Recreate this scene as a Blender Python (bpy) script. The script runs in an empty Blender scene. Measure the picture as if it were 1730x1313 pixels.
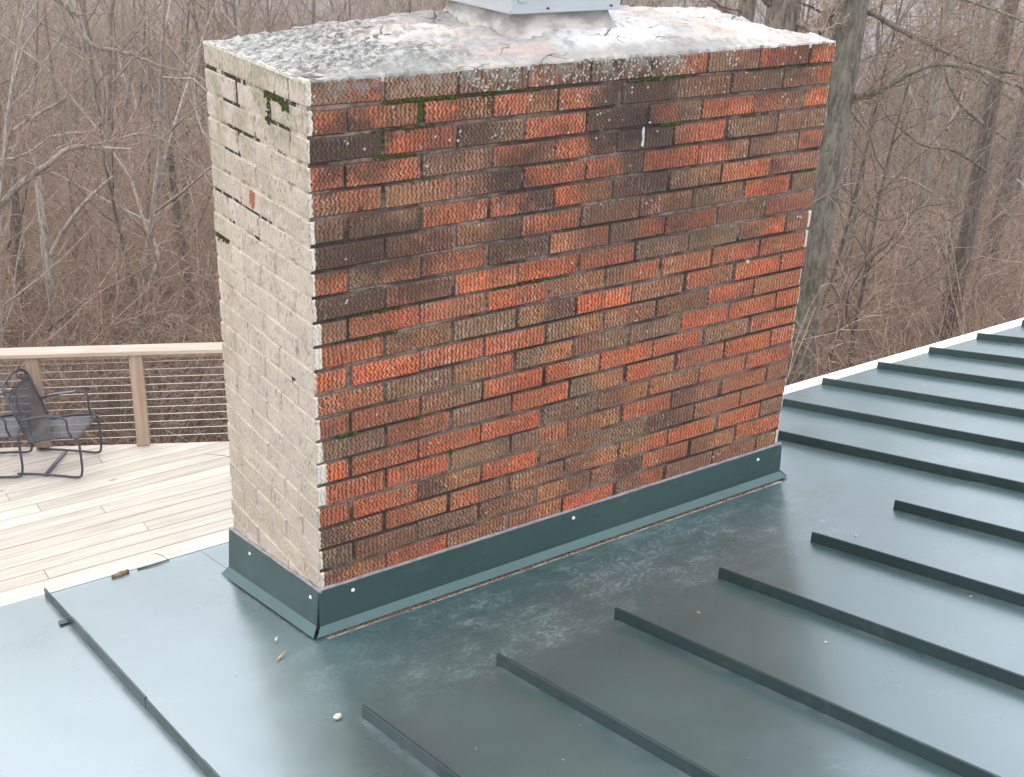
import bpy, bmesh, math, random
import numpy as np
from mathutils import Vector, Matrix, Euler, noise as mnoise

scene = bpy.context.scene
COL = scene.collection
rad = math.radians
random.seed(7)
RNG = np.random.default_rng(11)

# ------------------------------------------------------------------ camera
CAM_LOC = Vector((-1.24502, -2.62173, 1.93791))
CAM_ROT = Euler((1.14471, -0.0412304, -0.602609), 'XYZ')
cam_data = bpy.data.cameras.new('camera')
cam_data.sensor_width = 36.0
cam_data.lens = 2043.96 / 1730.0 * 36.0
cam_data.clip_start = 0.05
cam_data.clip_end = 6000.0
cam = bpy.data.objects.new('camera', cam_data)
COL.objects.link(cam)
cam.location = CAM_LOC
cam.rotation_euler = CAM_ROT
scene.camera = cam

# ------------------------------------------------------------------ light
SUN_EL, SUN_AZ = rad(30), rad(-6)          # azimuth measured from +y towards +x
world = bpy.data.worlds.new('World')
scene.world = world
world.use_nodes = True
wn = world.node_tree
for n in list(wn.nodes): wn.nodes.remove(n)
wout = wn.nodes.new('ShaderNodeOutputWorld')
wbg = wn.nodes.new('ShaderNodeBackground')
sky = wn.nodes.new('ShaderNodeTexSky')
sky.sky_type = 'NISHITA'
sky.sun_disc = False
sky.sun_elevation = SUN_EL
sky.sun_rotation = SUN_AZ
sky.air_density = 1.0; sky.dust_density = 3.0; sky.ozone_density = 1.0
wtc = wn.nodes.new('ShaderNodeTexCoord')
wno = wn.nodes.new('ShaderNodeTexNoise'); wno.inputs['Scale'].default_value = 2.2
wno.inputs['Detail'].default_value = 5; wno.inputs['Roughness'].default_value = .5
wmp = wn.nodes.new('ShaderNodeMapping'); wmp.inputs['Scale'].default_value = (1, 1, 2.4)
wcr = wn.nodes.new('ShaderNodeMapRange')
wcr.inputs['From Min'].default_value = .3; wcr.inputs['From Max'].default_value = .7
wcr.inputs['To Min'].default_value = 11.0; wcr.inputs['To Max'].default_value = 16.0
wcc = wn.nodes.new('ShaderNodeVectorMath'); wcc.operation = 'SCALE'
wcc.inputs[0].default_value = (0.945, 0.97, 1.03)
wmx = wn.nodes.new('ShaderNodeMix'); wmx.data_type = 'RGBA'; wmx.inputs[0].default_value = 0.9
wn.links.new(wtc.outputs['Generated'], wmp.inputs['Vector'])
wn.links.new(wmp.outputs['Vector'], wno.inputs['Vector'])
wn.links.new(wno.outputs['Fac'], wcr.inputs['Value'])
wn.links.new(wcr.outputs['Result'], wcc.inputs['Scale'])
wn.links.new(sky.outputs['Color'], wmx.inputs[6])
wn.links.new(wcc.outputs['Vector'], wmx.inputs[7])
wn.links.new(wmx.outputs[2], wbg.inputs['Color'])
wn.links.new(wbg.outputs['Background'], wout.inputs['Surface'])
wbg.inputs['Strength'].default_value = 0.15

sun_d = bpy.data.lights.new('sun', 'SUN')
sun_d.energy = 0.55
sun_d.angle = rad(45)
sun_d.color = (1.0, 0.96, 0.90)
sun_o = bpy.data.objects.new('sun', sun_d)
COL.objects.link(sun_o)
sd = Vector((math.sin(SUN_AZ) * math.cos(SUN_EL), math.cos(SUN_AZ) * math.cos(SUN_EL), math.sin(SUN_EL)))
sun_o.rotation_euler = sd.to_track_quat('Z', 'Y').to_euler()
sun_o.location = (0, 0, 30)

scene.view_settings.view_transform = 'Standard'
scene.view_settings.look = 'None'
scene.view_settings.exposure = 0.35
scene.view_settings.gamma = 1.0
scene.view_settings.use_curve_mapping = False

# ------------------------------------------------------------------ helpers
CR = CAM_ROT.to_matrix()
def ray(px, py):
    return CR @ Vector(((px - 865) / 2043.96, (656.5 - py) / 2043.96, -1.0))
def at(px, py, depth):
    return CAM_LOC + ray(px, py) * depth

def tag(o, label=None, cat=None, group=None, kind=None):
    if label: o['label'] = label
    if cat: o['category'] = cat
    if group: o['group'] = group
    if kind: o['kind'] = kind
    return o

def empty(name, loc=(0, 0, 0), rz=0.0):
    o = bpy.data.objects.new(name, None)
    COL.objects.link(o); o.location = loc; o.rotation_euler = (0, 0, rz)
    o.empty_display_size = .1
    return o

def mesh_obj(name, me, mat=None, parent=None, loc=None):
    o = bpy.data.objects.new(name, me)
    COL.objects.link(o)
    if mat is not None and not me.materials: me.materials.append(mat)
    if parent is not None:
        o.parent = parent
        o.matrix_parent_inverse = Matrix.Identity(4)
        pl = parent.location
        # children are authored in world space for unrotated parents
        if loc is None:
            o.location = (-pl[0], -pl[1], -pl[2]) if parent.parent is None and parent.type == 'EMPTY' else (0, 0, 0)
        else:
            o.location = loc
    elif loc is not None:
        o.location = loc
    return o

def me_from(name, verts, faces, smooth=False):
    me = bpy.data.meshes.new(name)
    me.from_pydata([tuple(v) for v in verts], [], faces)
    me.update()
    if smooth:
        me.polygons.foreach_set('use_smooth', [True] * len(me.polygons))
    return me

class MB:
    def __init__(s): s.v = []; s.f = []
    def add(s, vs, fs):
        b = len(s.v); s.v += [tuple(v) for v in vs]; s.f += [tuple(i + b for i in f) for f in fs]
    def box(s, x0, y0, z0, x1, y1, z1):
        s.add([(x0,y0,z0),(x1,y0,z0),(x1,y1,z0),(x0,y1,z0),(x0,y0,z1),(x1,y0,z1),(x1,y1,z1),(x0,y1,z1)],
              [(0,3,2,1),(4,5,6,7),(0,1,5,4),(1,2,6,5),(2,3,7,6),(3,0,4,7)])
    def quad(s, a, b, c, d): s.add([a, b, c, d], [(0, 1, 2, 3)])
    def tube(s, pts, r, n=8, cap=True):
        pts = [Vector(p) for p in pts]
        rs = r if isinstance(r, (list, tuple)) else [r] * len(pts)
        b = len(s.v); prev = None
        for i, p in enumerate(pts):
            d = (pts[min(i + 1, len(pts) - 1)] - pts[max(i - 1, 0)]).normalized()
            if prev is None:
                u = d.orthogonal().normalized()
            else:
                u = (prev - d * prev.dot(d)).normalized()
            prev = u; w = d.cross(u)
            for k in range(n):
                a = 2 * math.pi * k / n
                s.v.append(tuple(p + (u * math.cos(a) + w * math.sin(a)) * rs[i]))
        for i in range(len(pts) - 1):
            for k in range(n):
                k2 = (k + 1) % n
                s.f.append((b + i*n + k, b + i*n + k2, b + (i+1)*n + k2, b + (i+1)*n + k))
        if cap:
            s.f.append(tuple(b + k for k in reversed(range(n))))
            s.f.append(tuple(b + (len(pts)-1)*n + k for k in range(n)))
    def build(s, name, mat=None, parent=None, smooth=False, bevel=0, loc=None):
        me = me_from(name, s.v, s.f, smooth)
        if bevel:
            bm = bmesh.new(); bm.from_mesh(me)
            bmesh.ops.bevel(bm, geom=bm.edges[:], offset=bevel, segments=1, affect='EDGES', clamp_overlap=True)
            bm.to_mesh(me); bm.free()
        return mesh_obj(name, me, mat, parent, loc)

def fillet(pts, r, n=5):
    """round the corners of a polyline"""
    pts = [Vector(p) for p in pts]; out = [pts[0]]
    for i in range(1, len(pts) - 1):
        a, b, c = pts[i-1], pts[i], pts[i+1]
        rr = min(r, (a-b).length * .45, (c-b).length * .45)
        p0 = b + (a-b).normalized() * rr; p1 = b + (c-b).normalized() * rr
        for k in range(n + 1):
            t = k / n
            out.append(p0 * (1-t)**2 + b * 2*t*(1-t) + p1 * t*t)
    out.append(pts[-1]); return out

# ---- node DSL
class G:
    def __init__(s, name, rough=.6):
        s.m = bpy.data.materials.new(name); s.m.use_nodes = True
        s.t = s.m.node_tree; s.n = s.t.nodes; s.L = s.t.links
        s.b = s.n['Principled BSDF']; s.out = s.n['Material Output']
        s.b.inputs['Roughness'].default_value = rough
        s._pos = s._obj = s._nrm = None
    def link(s, a, b): s.L.new(a, b)
    def _set(s, inp, v):
        if isinstance(v, bpy.types.NodeSocket): s.L.new(v, inp)
        elif v is not None:
            try: inp.default_value = v
            except Exception: inp.default_value = (v, v, v)
    def set(s, name, v): s._set(s.b.inputs[name], (v + (1,)) if isinstance(v, tuple) and len(v) == 3 else v)
    def m1(s, op, a, b=None, c=None, clamp=False):
        n = s.n.new('ShaderNodeMath'); n.operation = op; n.use_clamp = clamp
        s._set(n.inputs[0], a)
        if b is not None: s._set(n.inputs[1], b)
        if c is not None: s._set(n.inputs[2], c)
        return n.outputs[0]
    def add(s, a, b): return s.m1('ADD', a, b)
    def sub(s, a, b): return s.m1('SUBTRACT', a, b)
    def mul(s, a, b): return s.m1('MULTIPLY', a, b)
    def mx(s, a, b): return s.m1('MAXIMUM', a, b)
    def mn(s, a, b): return s.m1('MINIMUM', a, b)
    def step(s, v, lo, hi, a=0.0, b=1.0):
        n = s.n.new('ShaderNodeMapRange'); n.interpolation_type = 'SMOOTHSTEP'
        s._set(n.inputs['Value'], v); s._set(n.inputs['From Min'], lo); s._set(n.inputs['From Max'], hi)
        s._set(n.inputs['To Min'], a); s._set(n.inputs['To Max'], b)
        return n.outputs['Result']
    def mix(s, f, a, b, mode='MIX'):
        n = s.n.new('ShaderNodeMix'); n.data_type = 'RGBA'; n.blend_type = mode
        s._set(n.inputs[0], f)
        for i, v in ((6, a), (7, b)):
            if isinstance(v, tuple) and len(v) == 3: v = v + (1,)
            s._set(n.inputs[i], v)
        return n.outputs[2]
    def scalec(s, c, f):
        n = s.n.new('ShaderNodeVectorMath'); n.operation = 'SCALE'
        s._set(n.inputs[0], c); s._set(n.inputs['Scale'], f); return n.outputs[0]
    def pos(s):
        if s._pos is None: s._pos = s.n.new('ShaderNodeNewGeometry')
        return s._pos.outputs['Position']
    def normal(s):
        s.pos(); return s._pos.outputs['Normal']
    def tnormal(s):
        s.pos(); return s._pos.outputs['True Normal']
    def obj(s):
        if s._obj is None: s._obj = s.n.new('ShaderNodeTexCoord')
        return s._obj.outputs['Object']
    def xyz(s, v):
        n = s.n.new('ShaderNodeSeparateXYZ'); s._set(n.inputs[0], v); return n.outputs
    def comb(s, x, y, z):
        n = s.n.new('ShaderNodeCombineXYZ')
        for i, v in enumerate((x, y, z)): s._set(n.inputs[i], v)
        return n.outputs[0]
    def mapv(s, v, scale=(1,1,1), loc=(0,0,0), rot=(0,0,0)):
        n = s.n.new('ShaderNodeMapping'); s._set(n.inputs['Vector'], v)
        n.inputs['Scale'].default_value = scale; n.inputs['Location'].default_value = loc
        n.inputs['Rotation'].default_value = rot
        return n.outputs[0]
    def noise(s, v, scale, detail=3, rough=.5, dist=0.0, col=False):
        n = s.n.new('ShaderNodeTexNoise'); s._set(n.inputs['Vector'], v)
        n.inputs['Scale'].default_value = scale; n.inputs['Detail'].default_value = detail
        n.inputs['Roughness'].default_value = rough; n.inputs['Distortion'].default_value = dist
        return n.outputs['Color' if col else 'Fac']
    def vor(s, v, scale, feature='F1', out='Distance', rnd=1.0):
        n = s.n.new('ShaderNodeTexVoronoi'); n.feature = feature; s._set(n.inputs['Vector'], v)
        n.inputs['Scale'].default_value = scale; n.inputs['Randomness'].default_value = rnd
        return n.outputs[out]
    def attr(s, name, out='Fac'):
        n = s.n.new('ShaderNodeAttribute'); n.attribute_type = 'OBJECT'; n.attribute_name = name
        return n.outputs[out]
    def rand(s):
        n = s.n.new('ShaderNodeObjectInfo'); return n.outputs['Random']
    def ocol(s):
        n = s.n.new('ShaderNodeObjectInfo'); return n.outputs['Color']
    def bump(s, h, dist=.002, strength=1.0):
        n = s.n.new('ShaderNodeBump'); s._set(n.inputs['Height'], h)
        n.inputs['Distance'].default_value = dist; s._set(n.inputs['Strength'], strength)
        s.L.new(n.outputs[0], s.b.inputs['Normal']); return n.outputs[0]

def simple(name, col, rough=.5, metal=0.0, var=.12, scale=6.0, bump=0.0):
    g = G(name, rough)
    nz = g.noise(g.pos(), scale, 4)
    g.set('Base Color', g.scalec(col, g.step(nz, .25, .75, 1 - var, 1 + var)))
    g.set('Metallic', metal)
    if bump: g.bump(g.noise(g.pos(), scale * 12, 3), bump)
    return g.m

# ------------------------------------------------------------------ dimensions (metres, fitted from brick modules)
CO = 0.0677                       # course height
W, D = 1.820, 0.632               # chimney plan
H = 20.7 * CO                     # top of the top course
BL, BH, JT = 0.2048, 0.0590, 0.0089
PITCH = BL + JT
SL = -0.2505
def roof_z(y, x=0): return -0.1442 + SL * (y + .03)
ROOF_N = Vector((0, -SL, 1)).normalized()

# ================================================================== MATERIALS
PAINT = (0.565, 0.470, 0.375)
def paint_colour(g):
    """colour of the beige paint with its algae, dirt and combed grain; also returns relief height"""
    p = g.pos(); x, y, z = g.xyz(p)[0:3]
    base = g.scalec(PAINT, g.step(g.noise(p, 7, 5, .6), .3, .7, .90, 1.07))
    fine = g.noise(g.mapv(p, (190, 190, 62)), 1.0, 3, .62)
    pits = g.mul(g.step(fine, .47, .34), g.step(g.noise(p, 16, 3), .35, .6, .25, 1.0))
    base = g.mix(g.mul(pits, .62), base, (0.17, 0.145, 0.115))
    # algae and weather near the top and the far edge
    al = g.mul(g.step(z, .85, 1.36), g.step(g.noise(p, 9, 4, .65), .42, .62))
    base = g.mix(g.mul(al, .55), base, (0.235, 0.225, 0.115))
    al2 = g.mul(g.step(y, .40, .62), g.step(g.noise(g.mapv(p, (12, 12, 5)), 1, 4, .6), .4, .65))
    base = g.mix(g.mul(al2, .45), base, (0.32, 0.28, 0.17))
    lo = g.mul(g.step(z, .42, -.05), g.step(g.noise(p, 14, 4, .6), .42, .66))
    base = g.mix(g.mul(lo, .40), base, (0.36, 0.25, 0.14))
    grime = g.mul(g.step(g.noise(g.mapv(p, (30, 30, 7)), 1, 4, .6), .56, .72), g.step(z, .9, 1.4))
    base = g.mix(g.mul(grime, .5), base, (0.16, 0.14, 0.10))
    return base, fine, pits

def brick_material():
    g = G('combed_brick', .85)
    p = g.pos(); x, y, z = g.xyz(p)[0:3]
    lx, ly, lz = g.xyz(g.obj())[0:3]
    rnd = g.rand()
    off = g.mul(rnd, 37.0)
    wob = g.noise(g.mapv(p, (30, 30, 30)), 1.0, 2)
    along = g.add(g.add(x, y), g.mul(off, .013))
    amp = g.step(rnd, 0, 1, .0016, .0030)
    lam = 0.0185
    ph = g.add(g.mul(g.m1('FLOOR', g.mul(rnd, 60)), 1.7), g.mul(wob, 5.0))
    sway = g.mul(g.m1('SINE', g.add(g.mul(z, 2 * math.pi / lam), ph)), amp)
    t = g.add(g.add(along, sway), g.mul(wob, .014))
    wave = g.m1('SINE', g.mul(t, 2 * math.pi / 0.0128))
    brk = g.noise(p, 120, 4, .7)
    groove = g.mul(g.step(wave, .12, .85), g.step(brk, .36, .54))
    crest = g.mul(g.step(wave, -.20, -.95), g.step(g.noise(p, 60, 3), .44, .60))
    # two tones of the firing, blended across the face
    c2 = g.attr('tone', 'Color')
    blend = g.step(g.add(lx, g.mul(g.sub(g.noise(p, 22, 3), .5), .16)), -.03, .03)
    col = g.mix(blend, g.ocol(), c2)
    mott = g.noise(g.comb(g.add(x, off), y, z), 60, 5, .72)
    col = g.scalec(col, g.step(mott, .28, .72, .58, 1.38))
    fl = g.noise(g.comb(g.add(x, off), y, z), 16, 3, .6)
    col = g.mix(g.mul(g.step(fl, .54, .68), .50), col, (0.145, 0.095, 0.055))
    col = g.mix(g.mul(g.step(g.noise(g.comb(x, g.add(y, off), z), 26, 3, .6), .60, .74), .55), col, (0.42, 0.16, 0.055))
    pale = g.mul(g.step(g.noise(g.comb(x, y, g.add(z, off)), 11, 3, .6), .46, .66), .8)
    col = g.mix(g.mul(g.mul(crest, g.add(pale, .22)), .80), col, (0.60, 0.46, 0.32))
    scar = g.mul(g.step(g.noise(g.mapv(p, (55, 55, 55), rot=(0, rad(35), 0)), 1.0, 2, .4, 1.2), .71, .75), pale)
    col = g.mix(g.mul(scar, .8), col, (0.62, 0.50, 0.37))
    col = g.mix(g.mul(groove, .90), col, (0.022, 0.014, 0.010))  # dark grooves: dirt, plus painted shade where the bump shades only weakly
    # weathering that drifts over many courses
    wx = g.noise(g.mapv(p, (2.4, 2.4, 4.2), loc=(5.1, 0, 1.7)), 1.0, 5, .62)
    col = g.mix(g.mul(g.step(wx, .44, .66), .45), col, (0.155, 0.082, 0.050))
    wx2 = g.noise(g.mapv(p, (3.0, 3.0, 3.4), loc=(1.1, 0, 7.7)), 1.0, 4, .62)
    col = g.mix(g.mul(g.step(wx2, .50, .70), .40), col, (0.36, 0.17, 0.085))
    # mortar smeared over the arrises
    hl = g.attr('hl')
    isr = g.attr('turned')
    across = g.add(g.mul(g.m1('ABSOLUTE', lx), g.sub(1.0, isr)), g.mul(g.m1('ABSOLUTE', ly), isr))
    ed_ = g.mn(g.sub(hl, across), g.sub(BH / 2, g.m1('ABSOLUTE', lz)))
    sm = g.step(g.sub(g.mul(g.step(g.noise(p, 55, 3, .6), .40, .75), .011), ed_), -.0010, .0012)
    sm = g.mul(sm, g.step(g.noise(g.mapv(p, (5, 5, 9), loc=(9, 0, 2)), 1, 3), .40, .60))
    col = g.mix(g.mul(sm, .60), col, (0.27, 0.235, 0.20))
    wr_ = g.step(g.sub(g.mul(g.noise(p, 80, 2, .6), .0052), ed_), -.0006, .0010)
    col = g.mix(g.mul(wr_, .6), col, (0.06, 0.042, 0.034))
    # soot that ran down from the cap
    so = g.noise(g.mapv(p, (3.2, 3.2, 6.0), loc=(.35, 0, .1)), 1.0, 4, .6)
    so = g.mul(g.step(so, .50, .66), g.step(z, .35, 1.25, .15, 1.0))
    col = g.mix(g.mul(so, .60), col, (0.030, 0.021, 0.018))
    # soot where water runs off the cap: a few broad stains with their own outlines
    stn = None
    for (cx_, cz_, rx_, rz_, k_) in [(.10, 1.235, .17, .10, 1.0), (.42, 1.24, .20, .06, .55), (1.03, 1.25, .20, .16, .9), (1.10, 1.10, .16, .15, .75),
                                     (.18, .96, .24, .08, .8), (.13, .83, .26, .05, .6), (.62, 1.10, .16, .12, .6), (1.50, 1.30, .28, .08, .55),
                                     (1.30, .92, .22, .10, .45), (.95, .95, .18, .2, .5), (.60, .93, .22, .05, .55), (.2, .07, .3, .06, .4)]:
        dx_ = g.mul(g.sub(x, cx_), 1 / rx_); dz_ = g.mul(g.sub(z, cz_), 1 / rz_)
        dd_ = g.m1('SQRT', g.add(g.mul(dx_, dx_), g.mul(dz_, dz_)))
        m_ = g.mul(g.step(g.add(dd_, g.mul(g.sub(g.noise(p, 14, 4, .65), .5), 2.2)), 1.25, .45), k_)
        stn = m_ if stn is None else g.mx(stn, m_)
    col = g.mix(g.mul(stn, .72), col, (0.040, 0.027, 0.022))
    blot = g.mul(g.step(g.noise(g.mapv(p, (16, 16, 20)), 1.0, 3, .6), .66, .72), g.step(z, .7, 1.1))
    col = g.mix(g.mul(blot, .8), col, (0.016, 0.012, 0.012))
    # lichen, thick on the top course and thinning below
    band = g.mul(g.step(z, 1.325, 1.352), g.mul(g.step(x, .35, .6), g.step(x, 1.28, 1.16)))
    topz = g.add(g.step(z, 1.05, 1.40, .0, .16), g.mul(band, .34))
    spots = g.vor(p, 120, 'F1'); srad = g.mul(g.vor(p, 120, 'F1', 'Color'), 1.0)
    sx = g.xyz(srad)[0]
    keep = g.step(g.sub(g.add(sx, topz), g.mul(g.sub(.5, g.noise(p, 15, 2)), .9)), 1.02, 1.06)
    lich = g.mul(g.step(spots, .50, .36), keep)
    lcol = g.mix(g.mul(g.step(g.xyz(srad)[1], .93, .95), g.step(z, 1.25, 1.33)), (0.50, 0.50, 0.46), (0.50, 0.47, 0.06))
    col = g.mix(g.mul(lich, .9), col, lcol)
    dust = g.mul(g.step(z, 1.335, 1.40), g.step(g.noise(p, 30, 4, .6), .42, .62))
    dust = g.mul(dust, g.mul(g.step(x, 1.3, 1.15), .75))
    col = g.mix(dust, col, (0.26, 0.255, 0.22))
    # paint that wrapped the corner
    wl = g.attr('wrapl'); wr = g.attr('wrapr')
    rag = g.mul(g.sub(g.noise(g.mapv(p, (40, 40, 90)), 1, 3, .6), .5), .014)
    m1 = g.step(g.sub(g.sub(wl, x), rag), -.0008, .0008)
    m2 = g.step(g.sub(g.sub(x, g.sub(W, wr)), rag), -.0008, .0008)
    nx = g.xyz(g.tnormal())[0]
    m3 = g.step(g.m1('ABSOLUTE', nx), .55, .7)
    m3 = g.mul(m3, g.mx(g.step(x, .006, .0045), g.step(x, W - .006, W - .0045)))
    m12 = g.mul(g.mx(m1, m2), 1.0)
    pcol, fine, pits = paint_colour(g)
    wcol = g.scalec((0.74, 0.66, 0.55), g.step(wave, .5, .98, 1.0, .62))
    # a chip that fell off the painted face
    cy = g.m1('POWER', g.mul(g.sub(y, .344), 1 / .020), 2.0); cz = g.m1('POWER', g.mul(g.sub(z, 1.036), 1 / .026), 2.0)
    chip = g.mul(g.step(g.add(g.add(cy, cz), g.mul(g.sub(g.noise(p, 60, 4, .7), .5), 5.0)), 1.0, .85), g.step(nx, -.5, -.7))
    chip = g.mx(chip, 0.0)
    pcol = g.mix(chip, pcol, (0.40, 0.105, 0.055))
    col = g.mix(m12, col, wcol)
    col = g.mix(m3, col, pcol)
    g.set('Base Color', col)
    bare = g.sub(1.0, g.mx(m3, m12))
    hb = g.add(g.mul(wave, -.55), g.mul(brk, .7))
    ragged = g.mul(wave, g.mul(g.step(g.noise(g.mapv(p, (50, 50, 50)), 1, 2), .35, .6), -.18))
    hp = g.add(ragged, g.add(g.mul(fine, 1.1), g.add(g.mul(pits, -.7), g.mul(g.noise(p, 28, 3), 1.2))))
    h = g.add(g.mul(bare, hb), g.mul(g.sub(1.0, bare), hp))
    g.bump(h, .0030, .95)
    g.set('Roughness', g.step(mott, .3, .7, .72, .95))
    return g.m

def mortar_material():
    g = G('mortar', .92)
    p = g.pos(); x, y, z = g.xyz(p)[0:3]
    n1 = g.noise(g.mapv(p, (3.0, 3.0, 9.0), loc=(1.3, 0, .4)), 1.0, 4, .62)
    n2 = g.noise(p, 60, 4, .65)
    col = g.mix(g.step(n1, .43, .60), (0.052, 0.034, 0.026), (0.245, 0.185, 0.145))
    col = g.mix(g.step(n2, .45, .62), col, g.scalec(col, .55))
    col = g.mix(g.mul(g.step(g.noise(p, 12, 3), .60, .68), .7), col, (0.13, 0.055, 0.03))
    mo = g.mul(g.step(g.noise(g.mapv(p, (7, 7, 14), loc=(3, 0, 0)), 1, 3, .6), .60, .68), g.step(z, .6, 1.3, .1, .9))
    col = g.mix(mo, col, (0.055, 0.060, 0.014))
    nx = g.xyz(g.tnormal())[0]
    m3 = g.step(g.m1('ABSOLUTE', nx), .55, .7)
    pcol, fine, pits = paint_colour(g)
    # open, blackened joints on the painted side
    wob = g.add(g.mul(g.sub(g.noise(p, 60, 3, .6), .5), .05), g.mul(g.sub(g.noise(g.mapv(p, (1, 1, 1), loc=(3, 2, 1)), 24, 3, .6), .5), .03))
    cr = None
    yy = g.add(y, wob); zz = g.add(z, g.mul(wob, .35))
    for (y0, y1, z0, z1) in [(.36, .52, 1.322, 1.348), (.05, .24, 1.320, 1.348), (.10, .126, 1.34, 1.41), (.405, .440, 1.262, 1.335),
                             (.205, .236, 1.255, 1.335), (.40, .52, 1.255, 1.28), (.10, .25, 1.245, 1.275), (.315, .340, 1.19, 1.262),
                             (.28, .50, 1.188, 1.212), (.41, .50, 1.118, 1.145), (.23, .66, .978, 1.008), (.315, .352, .925, .995),
                             (.54, .64, .84, .870), (.118, .145, .565, .60), (.55, .7, 1.318, 1.345), (.50, .525, 1.04, 1.15),
                             (.48, .52, .925, .985), (.13, .17, 1.185, 1.205)]:
        m = g.mul(g.mul(g.step(yy, y0 - .004, y0 + .004), g.step(yy, y1 + .004, y1 - .004)),
                  g.mul(g.step(zz, z0 - .003, z0 + .003), g.step(zz, z1 + .003, z1 - .003)))
        cr = m if cr is None else g.mx(cr, m)
    hair = g.mul(g.step(g.noise(g.mapv(p, (20, 14, 30)), 1, 3, .6), .52, .60), g.step(z, .3, 1.3, .25, .9))
    pcol = g.mix(g.mul(hair, .7), pcol, (0.13, 0.10, 0.065))
    cr = g.mul(cr, g.step(g.noise(p, 38, 3, .6), .36, .46))
    pcol = g.mix(cr, pcol, (0.028, 0.022, 0.014))
    col = g.mix(m3, col, pcol)
    g.set('Base Color', col)
    g.bump(g.add(n2, g.mul(n1, .5)), .006, .8)
    return g.m

def cap_material():
    g = G('weathered_cap_concrete', .9)
    p = g.pos(); x, y, z = g.xyz(p)[0:3]
    big = g.noise(g.mapv(p, (2.2, 5.0, 1)), 1.0, 4, .6)
    col = g.mix(g.step(big, .38, .62), (0.40, 0.375, 0.355), (0.62, 0.595, 0.56))
    warm = g.mul(g.step(g.noise(g.mapv(p, (3.5, 9, 1), loc=(2, 1, 0)), 1, 4, .55), .50, .60), .5)
    col = g.mix(warm, col, (0.64, 0.54, 0.42))
    pink = g.mul(g.step(g.noise(g.mapv(p, (4.5, 11, 1), loc=(7, 3, 0)), 1, 4, .55), .57, .66), .7)
    col = g.mix(pink, col, (0.60, 0.42, 0.34))
    # left third: granular grey lichen
    lz = g.step(g.add(x, g.mul(g.sub(big, .5), .7)), .60, .25)
    gr = g.noise(g.mapv(p, (1, 1.6, 1)), 46, 5, .72)
    lc = g.mix(g.step(gr, .40, .62), (0.10, 0.095, 0.09), (0.46, 0.455, 0.42))
    lc = g.mix(g.mul(g.step(g.noise(p, 30, 3, .6), .62, .70), .6), lc, (0.34, 0.35, 0.17))
    col = g.mix(g.mul(lz, .88), col, lc)
    wf = g.mul(g.mul(g.step(x, .74, .9), g.step(x, 1.28, 1.1)), g.step(y, .02, .07))
    col = g.mix(g.mul(wf, g.step(big, .2, .6, .5, .95)), col, (0.70, 0.69, 0.685))
    edge = g.mul(g.step(y, .085, .015), g.step(g.noise(p, 28, 4, .6), .35, .6))
    col = g.mix(g.mul(edge, .65), col, (0.31, 0.31, 0.275))
    wv = g.add(g.mapv(p, (1, 1, 1)), 0.0) if False else p
    dn = g.noise(p, 7, 3, .6, col=True)
    dv = g.n.new('ShaderNodeVectorMath'); dv.operation = 'MULTIPLY_ADD'
    g._set(dv.inputs[0], dn); dv.inputs[1].default_value = (.12, .12, .12); g._set(dv.inputs[2], p)
    crk = g.vor(g.mapv(dv.outputs[0], (4.5, 13, 1)), 1.0, 'DISTANCE_TO_EDGE')
    cm = g.mul(g.step(crk, .020, .002), g.step(g.noise(p, 5, 2), .48, .62))
    col = g.mix(g.mul(cm, .85), col, (0.10, 0.085, 0.08))
    lb = g.mul(g.step(g.noise(g.mapv(p, (9, 14, 9)), 1, 5, .7), .54, .62), .6)
    col = g.mix(lb, col, (0.27, 0.265, 0.25))
    gm = g.step(g.noise(p, 90, 4, .7), .40, .30)
    col = g.mix(g.mul(gm, .6), col, (0.14, 0.13, 0.12))
    st = g.mul(g.step(g.attr('steep'), 0, 1), 0.0)
    g.set('Base Color', col)
    g.bump(g.add(g.add(g.mul(gr, .8), g.mul(big, .3)), g.mul(cm, -.8)), .006, .9)
    return g.m

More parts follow.
